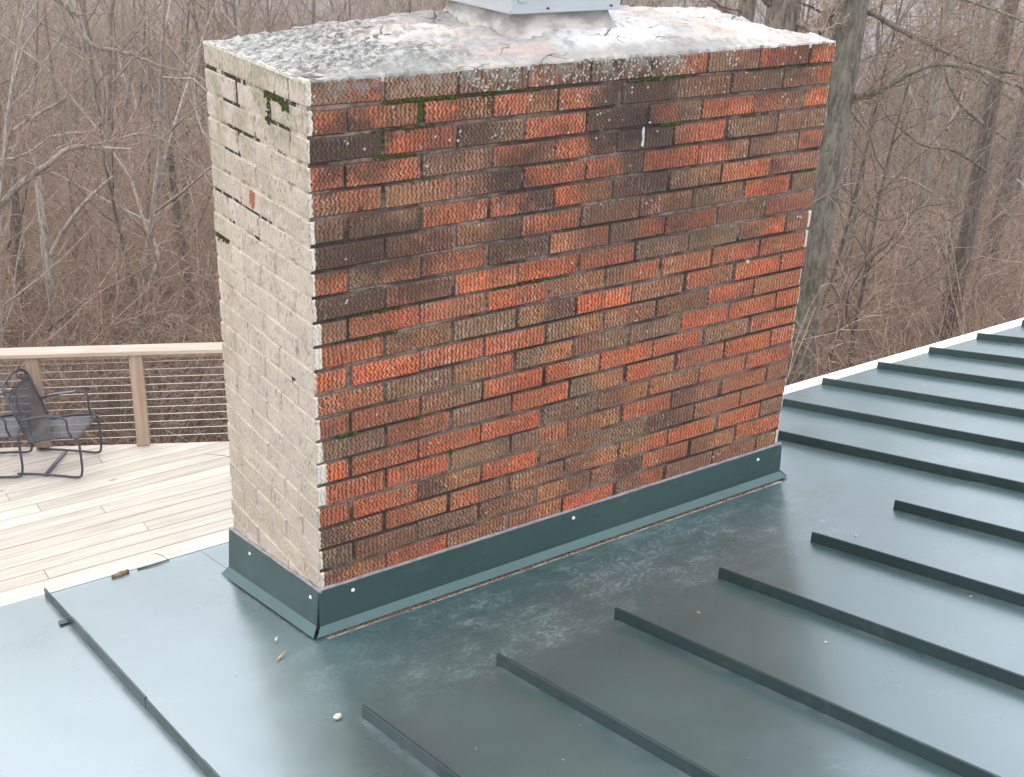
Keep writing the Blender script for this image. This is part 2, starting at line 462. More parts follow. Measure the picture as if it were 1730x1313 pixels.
SEAM0_, SP_ = -.540, .3925
def roof_material(name, dusty=True):
    g = G(name, .3)
    p = g.pos(); x, y, z = g.xyz(p)[0:3]
    big = g.noise(g.mapv(p, (1.3, 1.3, 1.3)), 1.0, 4, .6)
    col = g.mix(g.step(big, .3, .7), *(((0.036, 0.078, 0.074), (0.048, 0.096, 0.091)) if dusty else ((0.016, 0.034, 0.032), (0.024, 0.044, 0.041)) if 'seam' in name else ((0.026, 0.058, 0.054), (0.038, 0.072, 0.067))))
    rough = g.step(g.noise(p, 3.0, 4, .6), .3, .7, .26, .36) if dusty else g.step(g.noise(p, 3.0, 4, .6), .3, .7, .35, .5)
    if dusty:
        # dried water marks and footprints, densest on the flat in front of the stack
        dn = g.noise(g.mapv(p, (4.2, 5.5, 1)), 1.0, 3, .55, col=True)
        dv = g.n.new('ShaderNodeVectorMath'); dv.operation = 'MULTIPLY_ADD'
        g._set(dv.inputs[0], dn); dv.inputs[1].default_value = (.22, .22, .1); g._set(dv.inputs[2], p)
        s1 = g.noise(g.mapv(dv.outputs[0], (7, 44, 3)), 1.0, 5, .70)
        s2 = g.noise(g.mapv(dv.outputs[0], (52, 7, 3), rot=(0, 0, .6)), 1.0, 4, .68)
        st = g.mx(g.step(s1, .55, .70), g.mul(g.step(s2, .57, .70), .8))
        cl = g.step(g.noise(p, 5.0, 5, .65), .40, .66)
        def scribble(rot, sc, dist, lo):
            w = g.n.new('ShaderNodeTexWave'); g._set(w.inputs['Vector'], g.mapv(p, (1, 1.6, 1), rot=(0, 0, rot)))
            w.inputs['Scale'].default_value = sc; w.inputs['Distortion'].default_value = dist
            w.inputs['Detail'].default_value = 4; w.inputs['Detail Scale'].default_value = 1.6; w.inputs['Detail Roughness'].default_value = .62
            return g.mul(g.step(w.outputs['Fac'], lo, 1.0), g.step(g.noise(g.mapv(p, (13, 17, 5), rot=(0, 0, rot)), 1, 4, .65), .46, .60))
        scr = g.mx(scribble(.4, 9.0, 16.0, .80), g.mx(scribble(1.5, 7.0, 22.0, .85), scribble(2.4, 14.0, 12.0, .82)))
        st = g.mx(st, scr)
        zone = g.mul(g.mul(g.step(y, -.72, -.40), g.step(y, .02, -.12)), g.mul(g.step(x, -.40, .15), g.step(x, 2.0, 1.35)))
        patch = g.step(g.noise(g.mapv(p, (2.6, 2.6, 2.6), loc=(4.4, 1.2, 0)), 1, 3, .6), .56, .70)
        patch = g.mul(patch, g.mul(g.step(x, -.5, 0.1), g.step(x, 2.2, 1.5)))
        zn = g.mn(g.add(g.mul(zone, 1.0), g.mul(patch, .45)), 1.0)
        sx_ = g.m1('ABSOLUTE', g.sub(g.m1('FRACT', g.add(g.mul(g.sub(x, SEAM0_), 1 / SP_), .5)), .5))
        sdust = g.mul(g.step(g.mul(sx_, SP_), .035, .004), g.mul(g.step(g.noise(p, 9, 5, .7), .40, .62), g.mx(g.step(y, -.50, -.56), g.mx(g.step(x, -.46, -.50), g.step(x, 2.14, 2.17)))))
        film = g.mul(zn, g.add(g.mul(g.mul(st, g.step(cl, 0, 1, .30, 1)), .62), g.mul(cl, .08)))
        col = g.mix(film, col, (0.30, 0.40, 0.40))
        col = g.mix(g.mul(sdust, .45), col, (0.16, 0.155, 0.135))
        rough = g.add(rough, g.add(g.mul(film, .10), g.mul(sdust, .15)))
        rough = g.add(rough, g.mul(zn, .07))
        sp = g.vor(p, 34, 'F1'); sc = g.xyz(g.vor(p, 34, 'F1', 'Color'))[0]
        speck = g.mul(g.step(sp, .10, .05), g.step(sc, .965, .97))
        col = g.mix(g.mul(speck, .7), col, (0.55, 0.52, 0.45))
        g.bump(g.noise(g.mapv(p, (2.4, 1.3, 1)), 1.0, 2), .018, .35)
    else:
        nz = g.step(g.noise(p, 18, 4, .6), .56, .72)
        col = g.mix(g.mul(nz, .10), col, (0.2, 0.22, 0.2))
        g.bump(g.noise(g.mapv(p, (5, 5, 5)), 1.0, 3), .010, .4)
    g.set('Base Color', col); g.set('Roughness', rough)
    if dusty:
        g.set('IOR', 2.65); g.set('Specular Tint', (0.75, 0.875, 1.0)); g.set('Coat Weight', .5); g.set('Coat Roughness', .26); g.set('Coat IOR', 1.6)
    else:
        g.set('IOR', 1.45)
    return g.m

def wood_material(name, c1, c2, axis='x', knots=True):
    g = G(name, .75)
    lp = g.obj(); off = g.mul(g.rand(), 50)
    x, y, z = g.xyz(lp)[0:3]
    v = g.comb(g.add(x, off), y, z) if axis == 'x' else g.comb(x, y, g.add(z, off))
    sc = (1.2, 26, 26) if axis == 'x' else (26, 26, 1.2)
    gr = g.noise(g.mapv(v, sc), 1.0, 5, .65, .4)
    col = g.mix(g.step(gr, .3, .7), c1, c2)
    col = g.scalec(col, g.step(g.rand(), 0, 1, .90, 1.10))
    blot = g.step(g.noise(g.mapv(v, (2.2, 5, 2.2)), 1, 3), .50, .72)
    col = g.mix(g.mul(blot, .25), col, g.scalec(c1, .72))
    if knots:
        kv = g.mapv(v, (2.6, 8.5, 1) if axis == 'x' else (8, 8, 2.2))
        kd = g.vor(kv, 1.0, 'F1'); kc = g.xyz(g.vor(kv, 1.0, 'F1', 'Color'))[0]
        kn = g.mul(g.step(kd, .13, .05), g.step(kc, .70, .72))
        col = g.mix(g.mul(kn, .75), col, (0.17, 0.11, 0.07))
    g.set('Base Color', col)
    g.bump(gr, .0015, .5)
    return g.m

def bark_material(name, c1, c2, lichen=0.0, scale=1.0):
    g = G(name, .92)
    lp = g.obj() if scale == 1.0 else g.pos()
    r = g.noise(g.mapv(lp, (26, 26, 6)), scale, 5, .7, .6)
    col = g.mix(g.step(r, .35, .65), c1, c2)
    col = g.scalec(col, g.step(g.rand(), 0, 1, .75, 1.25))
    if lichen:
        l = g.noise(g.mapv(lp, (5, 5, 2.4)), scale, 5, .65)
        col = g.mix(g.mul(g.step(l, .46, .66), g.mul(lichen, .75)), col, (0.27, 0.285, 0.205))
        l2 = g.noise(g.mapv(lp, (16, 16, 9)), scale, 4, .65)
        col = g.mix(g.mul(g.step(l2, .58, .66), lichen), col, (0.10, 0.115, 0.055))
    g.set('Base Color', col)
    g.bump(r, .04 if lichen else .008, 1.0)
    return g.m

M = {}
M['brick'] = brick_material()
M['mortar'] = mortar_material()
M['cap'] = cap_material()
M['roof'] = roof_material('green_roof_metal')
M['seam'] = roof_material('green_seam_metal_shaded', False)  # darker roof green: shade of the upright seam sides put into the colour
M['flash'] = roof_material('flashing_metal', False)
M['hem'] = simple('flashing_hem_metal_skylit', (0.045, 0.105, 0.10), .30, 0, .08)  # lighter than the flashing: sky light on the tilt put into the colour
M['white_trim'] = simple('white_trim_paint', (0.78, 0.78, 0.76), .45, 0, .05)
M['deck'] = wood_material('bleached_deck_boards', (0.445, 0.39, 0.32), (0.58, 0.525, 0.455))
M['rail'] = wood_material('rail_cap_lumber', (0.38, 0.295, 0.225), (0.52, 0.43, 0.35), 'x', True)
M['post'] = wood_material('post_lumber', (0.30, 0.205, 0.14), (0.42, 0.315, 0.235), 'z', False)
M['cable'] = simple('steel_cable', (0.62, 0.60, 0.57), .35, .6, .05)
M['iron'] = simple('charcoal_chair_paint', (0.048, 0.056, 0.072), .38, .2, .15, 30)
M['galv'] = simple('shroud_metal', (0.50, 0.52, 0.53), .42, .35, .06, 8, .0004)
M['sealant'] = simple('lilac_grey_sealant', (0.25, 0.25, 0.26), .5, 0, .25, 40, .002)
M['screw'] = simple('white_screw_paint', (0.78, 0.78, 0.76), .3)
M['siding'] = simple('house_siding', (0.62, 0.60, 0.55), .6)
M['glass'] = simple('window_glass', (0.03, 0.04, 0.045), .06)
M['moss'] = simple('moss', (0.075, 0.095, 0.014), .95, 0, .5, 120, .004)
M['litter'] = simple('reddish_brown_litter', (0.20, 0.085, 0.045), .9, 0, .6, 160)
M['chip'] = simple('pale_mortar_chip', (0.62, 0.58, 0.46), .9, 0, .2, 90, .002)
M['woodchip'] = simple('wood_chip', (0.42, 0.25, 0.14), .85, 0, .3, 90)
M['leaf'] = simple('dry_leaf', (0.27, 0.17, 0.10), .85, 0, .3, 90)
M['twigdry'] = simple('dry_twig', (0.10, 0.07, 0.05), .9, 0, .3, 60)
M['far_wall'] = simple('far_house_wall', (0.75, 0.73, 0.70), .8)
M['far_roof'] = simple('far_house_roof', (0.30, 0.30, 0.33), .8)
M['bark'] = bark_material('grey_brown_bark', (0.085, 0.066, 0.052), (0.24, 0.195, 0.155))
M['barkpale'] = bark_material('pale_bark', (0.18, 0.155, 0.127), (0.39, 0.345, 0.295))
M['barklich'] = bark_material('lichened_bark', (0.115, 0.097, 0.077), (0.30, 0.265, 0.215), .8)
M['twig'] = bark_material('red_brown_twigs', (0.20, 0.135, 0.095), (0.44, 0.325, 0.24), 0, 1.0)
M['bramble'] = bark_material('bramble_canes', (0.24, 0.155, 0.11), (0.43, 0.31, 0.23), 0, 1.0)

def ground_material():
    g = G('leaf_littered_ground', .95)
    p = g.pos()
    n1 = g.noise(p, .35, 5, .65); n2 = g.noise(p, 7, 4, .7)
    n3 = g.noise(g.mapv(p, (.02, .02, .02)), 1, 4, .6)
    col = g.mix(g.step(n2, .35, .65), (0.115, 0.085, 0.063), (0.28, 0.215, 0.16))
    col = g.mix(g.mul(g.step(n1, .54, .64), .6), col, (0.13, 0.145, 0.06))
    x, y, z = g.xyz(p)[0:3]
    far = g.m1('SQRT', g.add(g.mul(x, x), g.mul(y, y)))
    woods = g.mix(g.step(g.noise(p, .09, 5, .7), .35, .65), (0.14, 0.105, 0.09), (0.27, 0.215, 0.185))
    field = g.mul(g.step(n3, .60, .66), g.step(far, 420, 520))
    woods = g.mix(g.mul(field, .6), woods, (0.22, 0.24, 0.13))
    col = g.mix(g.step(far, 150, 380), col, woods)
    g.set('Base Color', col)
    g.bump(n2, .15, .8)
    return g.m
M['ground'] = ground_material()

# ================================================================== GROUND AND HILLS
def ground_z(x, y):
    r = math.hypot(x, y)
    base = -4.7 - 0.215 * r if r < 200 else -4.7 - 43.0
    if 150 < r < 260:
        t = (r - 150) / 110; t = t*t*(3 - 2*t)
        lin = -4.7 - 0.215 * 150 - .215 * (r - 150) * (1 - t * .5)
        base = max(lin, -47.7) * 1.0
    if r > 460:
        t = min(1, (r - 460) / 1300); t = t*t*(3 - 2*t)
        a = math.atan2(x, y)
        base += t * (118 + 34 * math.sin(a * 5 + 1) + 20 * math.sin(a * 11 + .4))
    base += mnoise.noise(Vector((x * .03, y * .03, 0))) * min(1.6, r * .03) * (1 if r < 460 else 3)
    if r > 460:
        base += mnoise.noise(Vector((x * .006, y * .006, 3))) * 22 * min(1, (r - 460) / 400)
    return base

def build_ground():
    vs = []; fs = []
    radii = [0] + [2.5 * 1.052 ** i for i in range(0, 140)]
    radii = [r for r in radii if r < 2600] + [2700]
    na = 144
    vs.append((0, 0, ground_z(0, 0)))
    for r in radii[1:]:
        for k in range(na):
            a = 2 * math.pi * k / na
            x, y = r * math.sin(a), r * math.cos(a)
            vs.append((x, y, ground_z(x, y)))
    for k in range(na): fs.append((0, 1 + (k + 1) % na, 1 + k))
    for i in range(len(radii) - 2):
        for k in range(na):
            a = 1 + i * na + k; b = 1 + i * na + (k + 1) % na
            fs.append((a, b, b + na, a + na))
    o = mesh_obj('hillside_ground', me_from('hillside_ground', vs, fs, True), M['ground'])
    tag(o, 'brown leaf-littered hillside falling to a wooded valley and hills', kind='structure')
build_ground()

# ================================================================== CHIMNEY
TONE = {'R': (0.66, 0.155, 0.060), 'r': (0.52, 0.145, 0.066), 'O': (0.52, 0.195, 0.080),
        'b': (0.36, 0.148, 0.076), 'g': (0.300, 0.162, 0.092), 'd': (0.190, 0.092, 0.058)}
ROWS = ["gr gg gd rd db gr gb Rr R", "rd rb rb rb rd dd gb bg br", "dd Rr dg rr dd rg rR rb R",
        "r rr gg rb rd dd rr gd bg", "br bb bd Rr rd RR rb db r", "g dd rr rd RO dd gb rR bb",
        "dd bb bd rr gb bO gb RR g", "R gO rr dd Or gr rR bb rr", "dd rd Rr RR rr gg gg bR b",
        "b RR rb Rr bb br Or rr rr", "rR bb gg bd RR bb rb RR R", "R RR rr rr gO bb bb Rr Or",
        "rr gg Or gO bg gg RR RR R", "r rr bg RR RO RR RR gb rr", "gg rr gb RR gO RO rr RR r",
        "R rr RR RR gg bO Ob rr rr", "rr RR gg gr bO rr db rr b", "r RR dO RR bb gg dd rr Or",
        "db rO rb bb bO Or RR RR g", "g bb gg bb Ob bd rr bO RR", "bO rR bb bO RR bR gb bb b"]
WL = {9: .010, 10: .024, 11: .025, 14: .014, 15: .020, 16: .030, 17: .026, 18: .006}
WR = {9: .013, 10: .011, 12: .008, 13: .005, 15: .006, 20: .006, 21: .012}

chimney = empty('brick_chimney', (W / 2, D / 2, -.35))
tag(chimney, 'wide red brick chimney with pale painted side standing through the green metal roof', 'chimney')

brick_mesh = {}
def brick_me(L, dp, seed):
    L = round(L / .002) * .002; key = (round(L, 4), round(dp, 4), seed)
    if key in brick_mesh: return brick_mesh[key]
    rr = random.Random(seed * 31 + int(L * 1000))
    bm = bmesh.new(); bmesh.ops.create_cube(bm, size=1)
    for v in bm.verts:
        v.co = Vector((v.co.x * L, v.co.y * dp, v.co.z * BH))
        v.co += Vector((rr.uniform(-.0012, .0012), rr.uniform(-.0008, .0008), rr.uniform(-.0012, .0012)))
    bmesh.ops.bevel(bm, geom=bm.edges[:], offset=.0030, segments=1, affect='EDGES')
    me = bpy.data.meshes.new('brick'); bm.to_mesh(me); bm.free()
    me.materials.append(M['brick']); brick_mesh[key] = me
    return me

def place_brick(x0, x1, y0, y1, row, tones, rot, jig=True):
    """rot: long side along x (False) or along y (True)"""
    cz = H - (row - 1) * CO - BH / 2
    L = (y1 - y0) if rot else (x1 - x0); dp = (x1 - x0) if rot else (y1 - y0)
    me = brick_me(L, dp, random.randrange(4))
    o = bpy.data.objects.new('brick', me); COL.objects.link(o)
    o.parent = chimney
    j = random.uniform
    # corner and face bricks sit a little uneven
    ox = j(-.0012, .0012); oy = j(-.0016, .0016); oz = j(-.0010, .0010)
    if x0 < .01 and rot: ox = j(-.0032, .0010)
    loc = Vector(((x0 + x1) / 2 + ox, (y0 + y1) / 2 + oy, cz + oz))
    o.location = loc - chimney.location
    o.rotation_euler = (j(-.006, .006), j(-.004, .004), (math.pi / 2 if rot else 0) + j(-.005, .005))
    t = tones if len(tones) == 2 else tones * 2
    def jit(c):
        k = j(.85, 1.15); return tuple(max(0, v * k * j(.94, 1.06)) for v in c)
    a, b = jit(TONE[t[0]]), jit(TONE[t[1]])
    o.color = (*a, 1); o['tone'] = [b[0], b[1], b[2]]
    o['hl'] = (dp if rot else L) / 2; o['turned'] = 1.0 if rot else 0.0
    o['wrapl'] = WL.get(row, random.choice([.006, .010, .014])) if x0 < .02 else -1.0
    o['wrapr'] = WR.get(row, random.choice([.002, .003, .005])) if x1 > W - .02 else -1.0
    return o

DB = .092                      # brick depth
hidden = MB()
for row in range(1, 26):
    odd = row % 2 == 1
    toks = ROWS[row - 1].split() if row <= 21 else ['b'] * 9
    xs = []
    half = .0985
    if odd:
        x = 0.0
        for k in range(8): xs.append((x, x + BL)); x += PITCH
        xs.append((x, W))
    else:
        xs.append((0.0, half)); x = half + JT
        for k in range(8): xs.append((x, x + BL if k < 7 else W)); x += PITCH
    cz0 = H - (row - 1) * CO - BH
    # head joints: some tight, some wide, never quite on the module
    xj = [list(q) for q in xs]
    for q in range(len(xj) - 1):
        c = (xj[q][1] + xj[q+1][0]) / 2 + random.gauss(0, .0022); wj = random.choice([.0030, .0035, .0045, .0060, .0075, .0095, .0120])
        xj[q][1] = c - wj / 2; xj[q+1][0] = c + wj / 2
    xs = [tuple(q) for q in xj]
    for k, (a, b) in enumerate(xs):
        if row <= 21:
            if k == 0 and not odd:
                # this one is the end of a stretcher of the painted side
                place_brick(a, b, 0.0, BL, row, toks[k], True)
            elif k == len(xs) - 1 and odd:
                place_brick(a, b, 0.0, BL, row, toks[k], True)
            else:
                place_brick(a, b, 0.0, DB, row, toks[k], False)
        else:
            if not (k == 0):
                hidden.box(a, 0, cz0, b, DB, cz0 + BH)
    # painted side
    if row >= 22:
        if odd: place_brick(0, BL, 0, DB, row, 'b', False)
        else: place_brick(0, half, 0, BL, row, 'b', True)
    if odd:
        ys = [(DB + JT, DB + JT + BL), (DB + 2*JT + BL, DB + 2*JT + 2*BL)]
        last = (DB + 3*JT + 2*BL, D)
        for a, b in ys: place_brick(0, DB, a, b, row, 'b', True)
        place_brick(0, BL, last[0], last[1], row, 'b', False)
    else:
        ys = [(BL + JT, 2*BL + JT), (2*BL + 2*JT, D)]
        for a, b in ys: place_brick(0, DB, a, b, row, 'b', True)
    # the two sides out of view: joined
    if odd:
        hidden.box(W - DB, BL + JT, cz0, W, 2*BL + JT, cz0 + BH); hidden.box(W - DB, 2*BL + 2*JT, cz0, W, D, cz0 + BH)
        xx = BL + JT
        while xx < W - DB - .1:
            x2 = min(xx + BL, W - DB - JT); hidden.box(xx, D - DB, cz0, x2, D, cz0 + BH); xx = x2 + JT
    else:
        hidden.box(W - DB, DB + JT, cz0, W, DB + JT + BL, cz0 + BH); hidden.box(W - DB, DB + 2*JT + BL, cz0, W, D - DB - JT, cz0 + BH)
        xx = DB + JT
        while xx < W - .05:
            x2 = min(xx + BL, W); hidden.box(xx, D - DB, cz0, x2, D, cz0 + BH); xx = x2 + JT
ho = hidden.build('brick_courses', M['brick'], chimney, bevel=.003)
ho['kind'] = 'stuff'; ho.color = (*TONE['r'], 1); ho['tone'] = list(TONE['b']); ho['wrapl'] = -1.0; ho['hl'] = 10.0; ho['turned'] = 0.0; ho['wrapr'] = -1.0

# mortar core: recessed, its faces slightly uneven
def core():
    bm = bmesh.new()
    rec = .0048; x0, x1, y0, y1, z0, z1 = .0026, W - .0035, rec, D - rec, -.42, H - .004
    def grid(o, u, v, nu, nv, n):
        vs = []
        for j in range(nv + 1):
            for i in range(nu + 1):
                p = Vector(o) + Vector(u) * (i / nu) + Vector(v) * (j / nv)
                e = 0 if i in (0, nu) or j in (0, nv) else 1
                d = mnoise.noise(p * 18) * .0022 + mnoise.noise(p * 60) * .0014
                vs.append(bm.verts.new(p + Vector(n) * d * e))
        for j in range(nv):
            for i in range(nu):
                a = j * (nu + 1) + i
                bm.faces.new((vs[a], vs[a + 1], vs[a + nu + 2], vs[a + nu + 1]))
    grid((x0, y0, z0), (x1 - x0, 0, 0), (0, 0, z1 - z0), 150, 150, (0, -1, 0))
    grid((x0, y1, z0), (0, y0 - y1, 0), (0, 0, z1 - z0), 50, 150, (-.12, 0, 0))
    grid((x1, y0, z0), (0, y1 - y0, 0), (0, 0, z1 - z0), 4, 8, (1, 0, 0))
    grid((x1, y1, z0), (x0 - x1, 0, 0), (0, 0, z1 - z0), 8, 8, (0, 1, 0))
    grid((x0, y0, z1), (x1 - x0, 0, 0), (0, y1 - y0, 0), 4, 4, (0, 0, 0))
    me = bpy.data.meshes.new('mortar'); bm.to_mesh(me); bm.free()
    me.polygons.foreach_set('use_smooth', [True] * len(me.polygons))
    return mesh_obj('mortar', me, M['mortar'], chimney)
core()

# cap: crowned wash with flaking layers
def cap_h(x, y):
    d = min(x, W - x, y, D - y) ; dx = min(x, W - x); dy = min(y, D - y)
    crown = .078 * (1 - math.exp(-dx / .20)) * (1 - math.exp(-dy / .115)) / (1 - math.exp(-.316 / .115))
    p = Vector((x, y, 0))
    n = mnoise.fractal(Vector((x * 3.2, y * 7.5, 1.7)), 1.0, 2.0, 4)
    lay = math.floor((n + 1) * 4.0) / 4.0 - 1
    edge = min(1.0, d / .05)
    h = crown + .024 * lay * edge + .004 * mnoise.fractal(Vector((x * 14, y * 24, 9)), 1.0, 2.0, 3) * edge
    gran = mnoise.noise(Vector((x * 42, y * 55, 0))) * .0038 + mnoise.noise(Vector((x * 95, y * 95, 5))) * .0018
    h += gran * min(1, d / .015) * (1.5 if x < .5 else .55)
    return h + .004
def build_cap():
    nx, ny = 380, 140
    vs = []; fs = []
    X0, X1, Y0, Y1 = .001, W - .001, .0015, D - .001
    for j in range(ny + 1):
        for i in range(nx + 1):
            x = X0 + (X1 - X0) * i / nx; y = Y0 + (Y1 - Y0) * j / ny
            rag = 0
            if j == 0: rag = abs(mnoise.noise(Vector((x * 45, 3, 0)))) * .012
            vs.append((x, y + rag, H + cap_h(x, y)))
    for j in range(ny):
        for i in range(nx):
            a = j * (nx + 1) + i
            fs.append((a, a + 1, a + nx + 2, a + nx + 1))
    # skirt
    def skirt(idx):
        b = len(vs)
        for i in idx: vs.append((vs[i][0], vs[i][1], H - .012))
        for k in range(len(idx) - 1): fs.append((idx[k], b + k, b + k + 1, idx[k + 1]))
    skirt(list(range(nx + 1)))
    skirt([ny * (nx + 1) + i for i in reversed(range(nx + 1))])
    skirt([j * (nx + 1) for j in reversed(range(ny + 1))])
    skirt([j * (nx + 1) + nx for j in range(ny + 1)])
    me = me_from('cap', vs, fs, True)
    mesh_obj('cap', me, M['cap'], chimney)
build_cap()

# thin white paint lip along the painted side's top edge
mb = MB()
yy = 0.0
while yy < D:
    L = random.uniform(.01, .03); h = random.uniform(-.002, .0035)
    mb.box(-.0015, yy, H - .004, .008 + random.uniform(0, .006), min(D, yy + L), H + .003 + h); yy += L
mb.build('paint_lip', simple('paint_lip_white', (0.56, 0.51, 0.42), .8, 0, .35, 60), chimney)

# flue pier, flared at the foot
mb = MB()
PX0, PX1, PY0, PY1 = .700, 1.012, .165, .475
prof = [(0.058, -.035), (.036, .008), (.022, .028), (.012, .050), (.003, .075), (0, .11), (0, .16)]
rings = []
for e, h in prof:
    z = H + .045 + h
    ring = []
    cs = [(PX0 - e, PY0 - e), (PX1 + e, PY0 - e), (PX1 + e, PY1 + e), (PX0 - e, PY1 + e)]
    for q in range(4):
        a, b = cs[q], cs[(q + 1) % 4]
        for k in range(10):
            t = k / 10; x = a[0] + (b[0]-a[0]) * t; y = a[1] + (b[1]-a[1]) * t
            d = mnoise.noise(Vector((x * 25, y * 25, h * 25))) * .003
            ring.append((x + d, y + d, z))
    rings.append(ring)
b0 = 0
for r in rings: mb.v += r
for i in range(len(rings) - 1):
    for k in range(40):
        k2 = (k + 1) % 40
        mb.f.append((i*40 + k, i*40 + k2, (i+1)*40 + k2, (i+1)*40 + k))
g = G('flue_mortar', .9); p = g.pos()
nn = g.noise(g.mapv(p, (9, 9, 16)), 1, 5, .65)
g.set('Base Color', g.mix(g.step(nn, .38, .62), (0.33, 0.305, 0.28), (0.57, 0.54, 0.50)))
g.bump(g.noise(p, 60, 4, .65), .004, .8)
mb.build('flue_base', g.m, chimney, smooth=True)

# metal shroud standing on the flue
shroud = empty('chimney_shroud', (.84, .32, H + .115))
tag(shroud, 'pale grey sheet metal shroud box on the flue atop the brick chimney', 'chimney cap')
SX0, SX1, SY0, SY1, SZ = .662, 1.035, .125, .515, H + .112
mb = MB()
t = .0025
for (x0, y0, x1, y1) in ((SX0, SY0, SX1, SY0 + t), (SX0, SY1 - t, SX1, SY1), (SX0, SY0 + t, SX0 + t, SY1 - t), (SX1 - t, SY0 + t, SX1, SY1 - t)):
    mb.box(x0, y0, SZ, x1, y1, SZ + .20)
mb.box(SX0 + t, SY0 + t, SZ + .006, SX1 - t, SY1 - t, SZ + .009)
mb.build('shroud_wall', M['galv'], shroud)
mb = MB(); mb.box(SX0 - .0015, SY0 - .0035, SZ + .002, SX1 + .0015, SY0 - .0005, SZ + .010)
mb.box(SX0 - .0035, SY0 - .0005, SZ + .002, SX0 - .0005, SY1, SZ + .010)
mb.build('lower_flange', M['galv'], shroud)
mb = MB(); mb.box(SX0 + .022, SY0 - .0045, SZ + .030, SX0 + .050, SY0 - .001, SZ + .065)
br = mb.build('bracket', M['galv'], shroud, bevel=.001)
mb = MB(); mb.tube([(SX0 + .036, SY0 - .009, SZ + .044), (SX0 + .036, SY0 - .004, SZ + .044)], .0035, 8)
mb.build('bolt', M['iron'], shroud)
for (sx, sz) in ((.12, .012), (.34, .012), (.365, .035)):
    mb = MB(); mb.tube([(SX0 + sx, SY0 - .006, SZ + sz), (SX0 + sx, SY0 - .0005, SZ + sz)], .003, 8)
    mb.build('rivet', M['iron'], shroud)
mb = MB()
for (x, y) in ((SX0 + .01, SY0 + .01), (SX1 - .01, SY0 + .01), (SX0 + .01, SY1 - .01), (SX1 - .01, SY1 - .01)):
    mb.box(x - .006, y - .006, SZ + .2, x + .006, y + .006, SZ + .34)
mb.build('corner_bars', M['galv'], shroud)
mb = MB()
a = .05; zt = SZ + .34
vs = [(SX0-a, SY0-a, zt), (SX1+a, SY0-a, zt), (SX1+a, SY1+a, zt), (SX0-a, SY1+a, zt), ((SX0+SX1)/2, (SY0+SY1)/2, zt + .07)]
mb.add(vs, [(0, 3, 2, 1), (0, 1, 4), (1, 2, 4), (2, 3, 4), (3, 0, 4)])
mb.build('lid', M['galv'], shroud)

# moss in the joints (real tufts)
def clumps(name, spots, mat, parent, kind='stuff'):
    bm = bmesh.new()
    for (c, r) in spots:
        mt = Matrix.Translation(c) @ Euler((random.uniform(0, 3), random.uniform(0, 3), 0)).to_matrix().to_4x4() @ Matrix.Diagonal((r * random.uniform(.8, 1.6), r * random.uniform(.6, 1), r * random.uniform(.5, 1), 1))
        bmesh.ops.create_icosphere(bm, subdivisions=1, radius=1, matrix=mt)
    me = bpy.data.meshes.new(name); bm.to_mesh(me); bm.free()
    o = mesh_obj(name, me, mat, parent)
    if kind: o['kind'] = kind
    return o
spots = []
def jz(row): return H - row * CO + JT / 2        # bed joint under a row
def bed(row, x0, x1, n, r=.0035):
    for _ in range(n):
        x = random.uniform(x0, x1)
        spots.append((Vector((x, .002 + random.uniform(-.003, .003), jz(row) + random.gauss(0, .0028))), r * random.uniform(.6, 1.3)))
def perp(x, z0, z1, n, r=.0035):
    for _ in range(n): spots.append((Vector((x + random.gauss(0, .0028), .002, random.uniform(z0, z1))), r * random.uniform(.6, 1.3)))
bed(1, .21, .42, 150); bed(1, .50, .68, 120); bed(1, .98, 1.20, 110); bed(1, 1.45, 1.80, 60, .0025)
perp(.312, 1.285, 1.335, 70, .0042); bed(2, .14, .36, 60, .003); bed(3, .17, .30, 70); bed(4, .26, .36, 30, .003)
perp(.206, 1.20, 1.27, 35, .003); bed(3, 1.12, 1.20, 50, .0045); bed(3, 1.45, 1.56, 25, .003)
bed(8, .0, .2, 30, .0025); bed(9, .13, .26, 50, .003); bed(9, .55, .82, 120, .003); bed(10, .14, .25, 50, .003)
bed(14, .07, .12, 60, .0055); bed(14, .30, .325, 20, .004); bed(13, 1.72, 1.80, 35, .0035); bed(16, .415, .43, 10, .004)
perp(.521, 1.29, 1.345, 20, .0025)
for (y0, y1, z, n, r) in ((.13, .24, 1.334, 90, .0045), (.10, .14, 1.325, 45, .006), (.53, .62, .862, 40, .004)):
    for _ in range(n):
        spots.append((Vector((.001, random.uniform(y0, y1), z + random.gauss(0, .004))), r * random.uniform(.6, 1.2)))
for _ in range(60): spots.append((Vector((.001, .221 + random.gauss(0, .004), random.uniform(1.26, 1.335))), .003))
for _ in range(12): spots.append((Vector((.001, .131 + random.gauss(0, .003), random.uniform(.575, .595))), .003))
clumps('moss', spots, M['moss'], chimney)
# a bird dropping streak
mb = MB(); mb.tube([(1.052, -.002, 1.205), (1.050, -.0035, 1.19), (1.054, -.002, 1.168), (1.052, -.002, 1.150)], [.002, .0045, .003, .0045], 6)
mb.build('mortar_drip', simple('mortar_drip', (0.66, 0.62, 0.60), .8), chimney)
mb = MB(); bmx = bmesh.new(); bmesh.ops.create_icosphere(bmx, subdivisions=2, radius=.0065, matrix=Matrix.Translation((1.545, -.002, .723)))
me = bpy.data.meshes.new('mortar_blob'); bmx.to_mesh(me); bmx.free(); mesh_obj('mortar_blob', me, M['chip'], chimney)

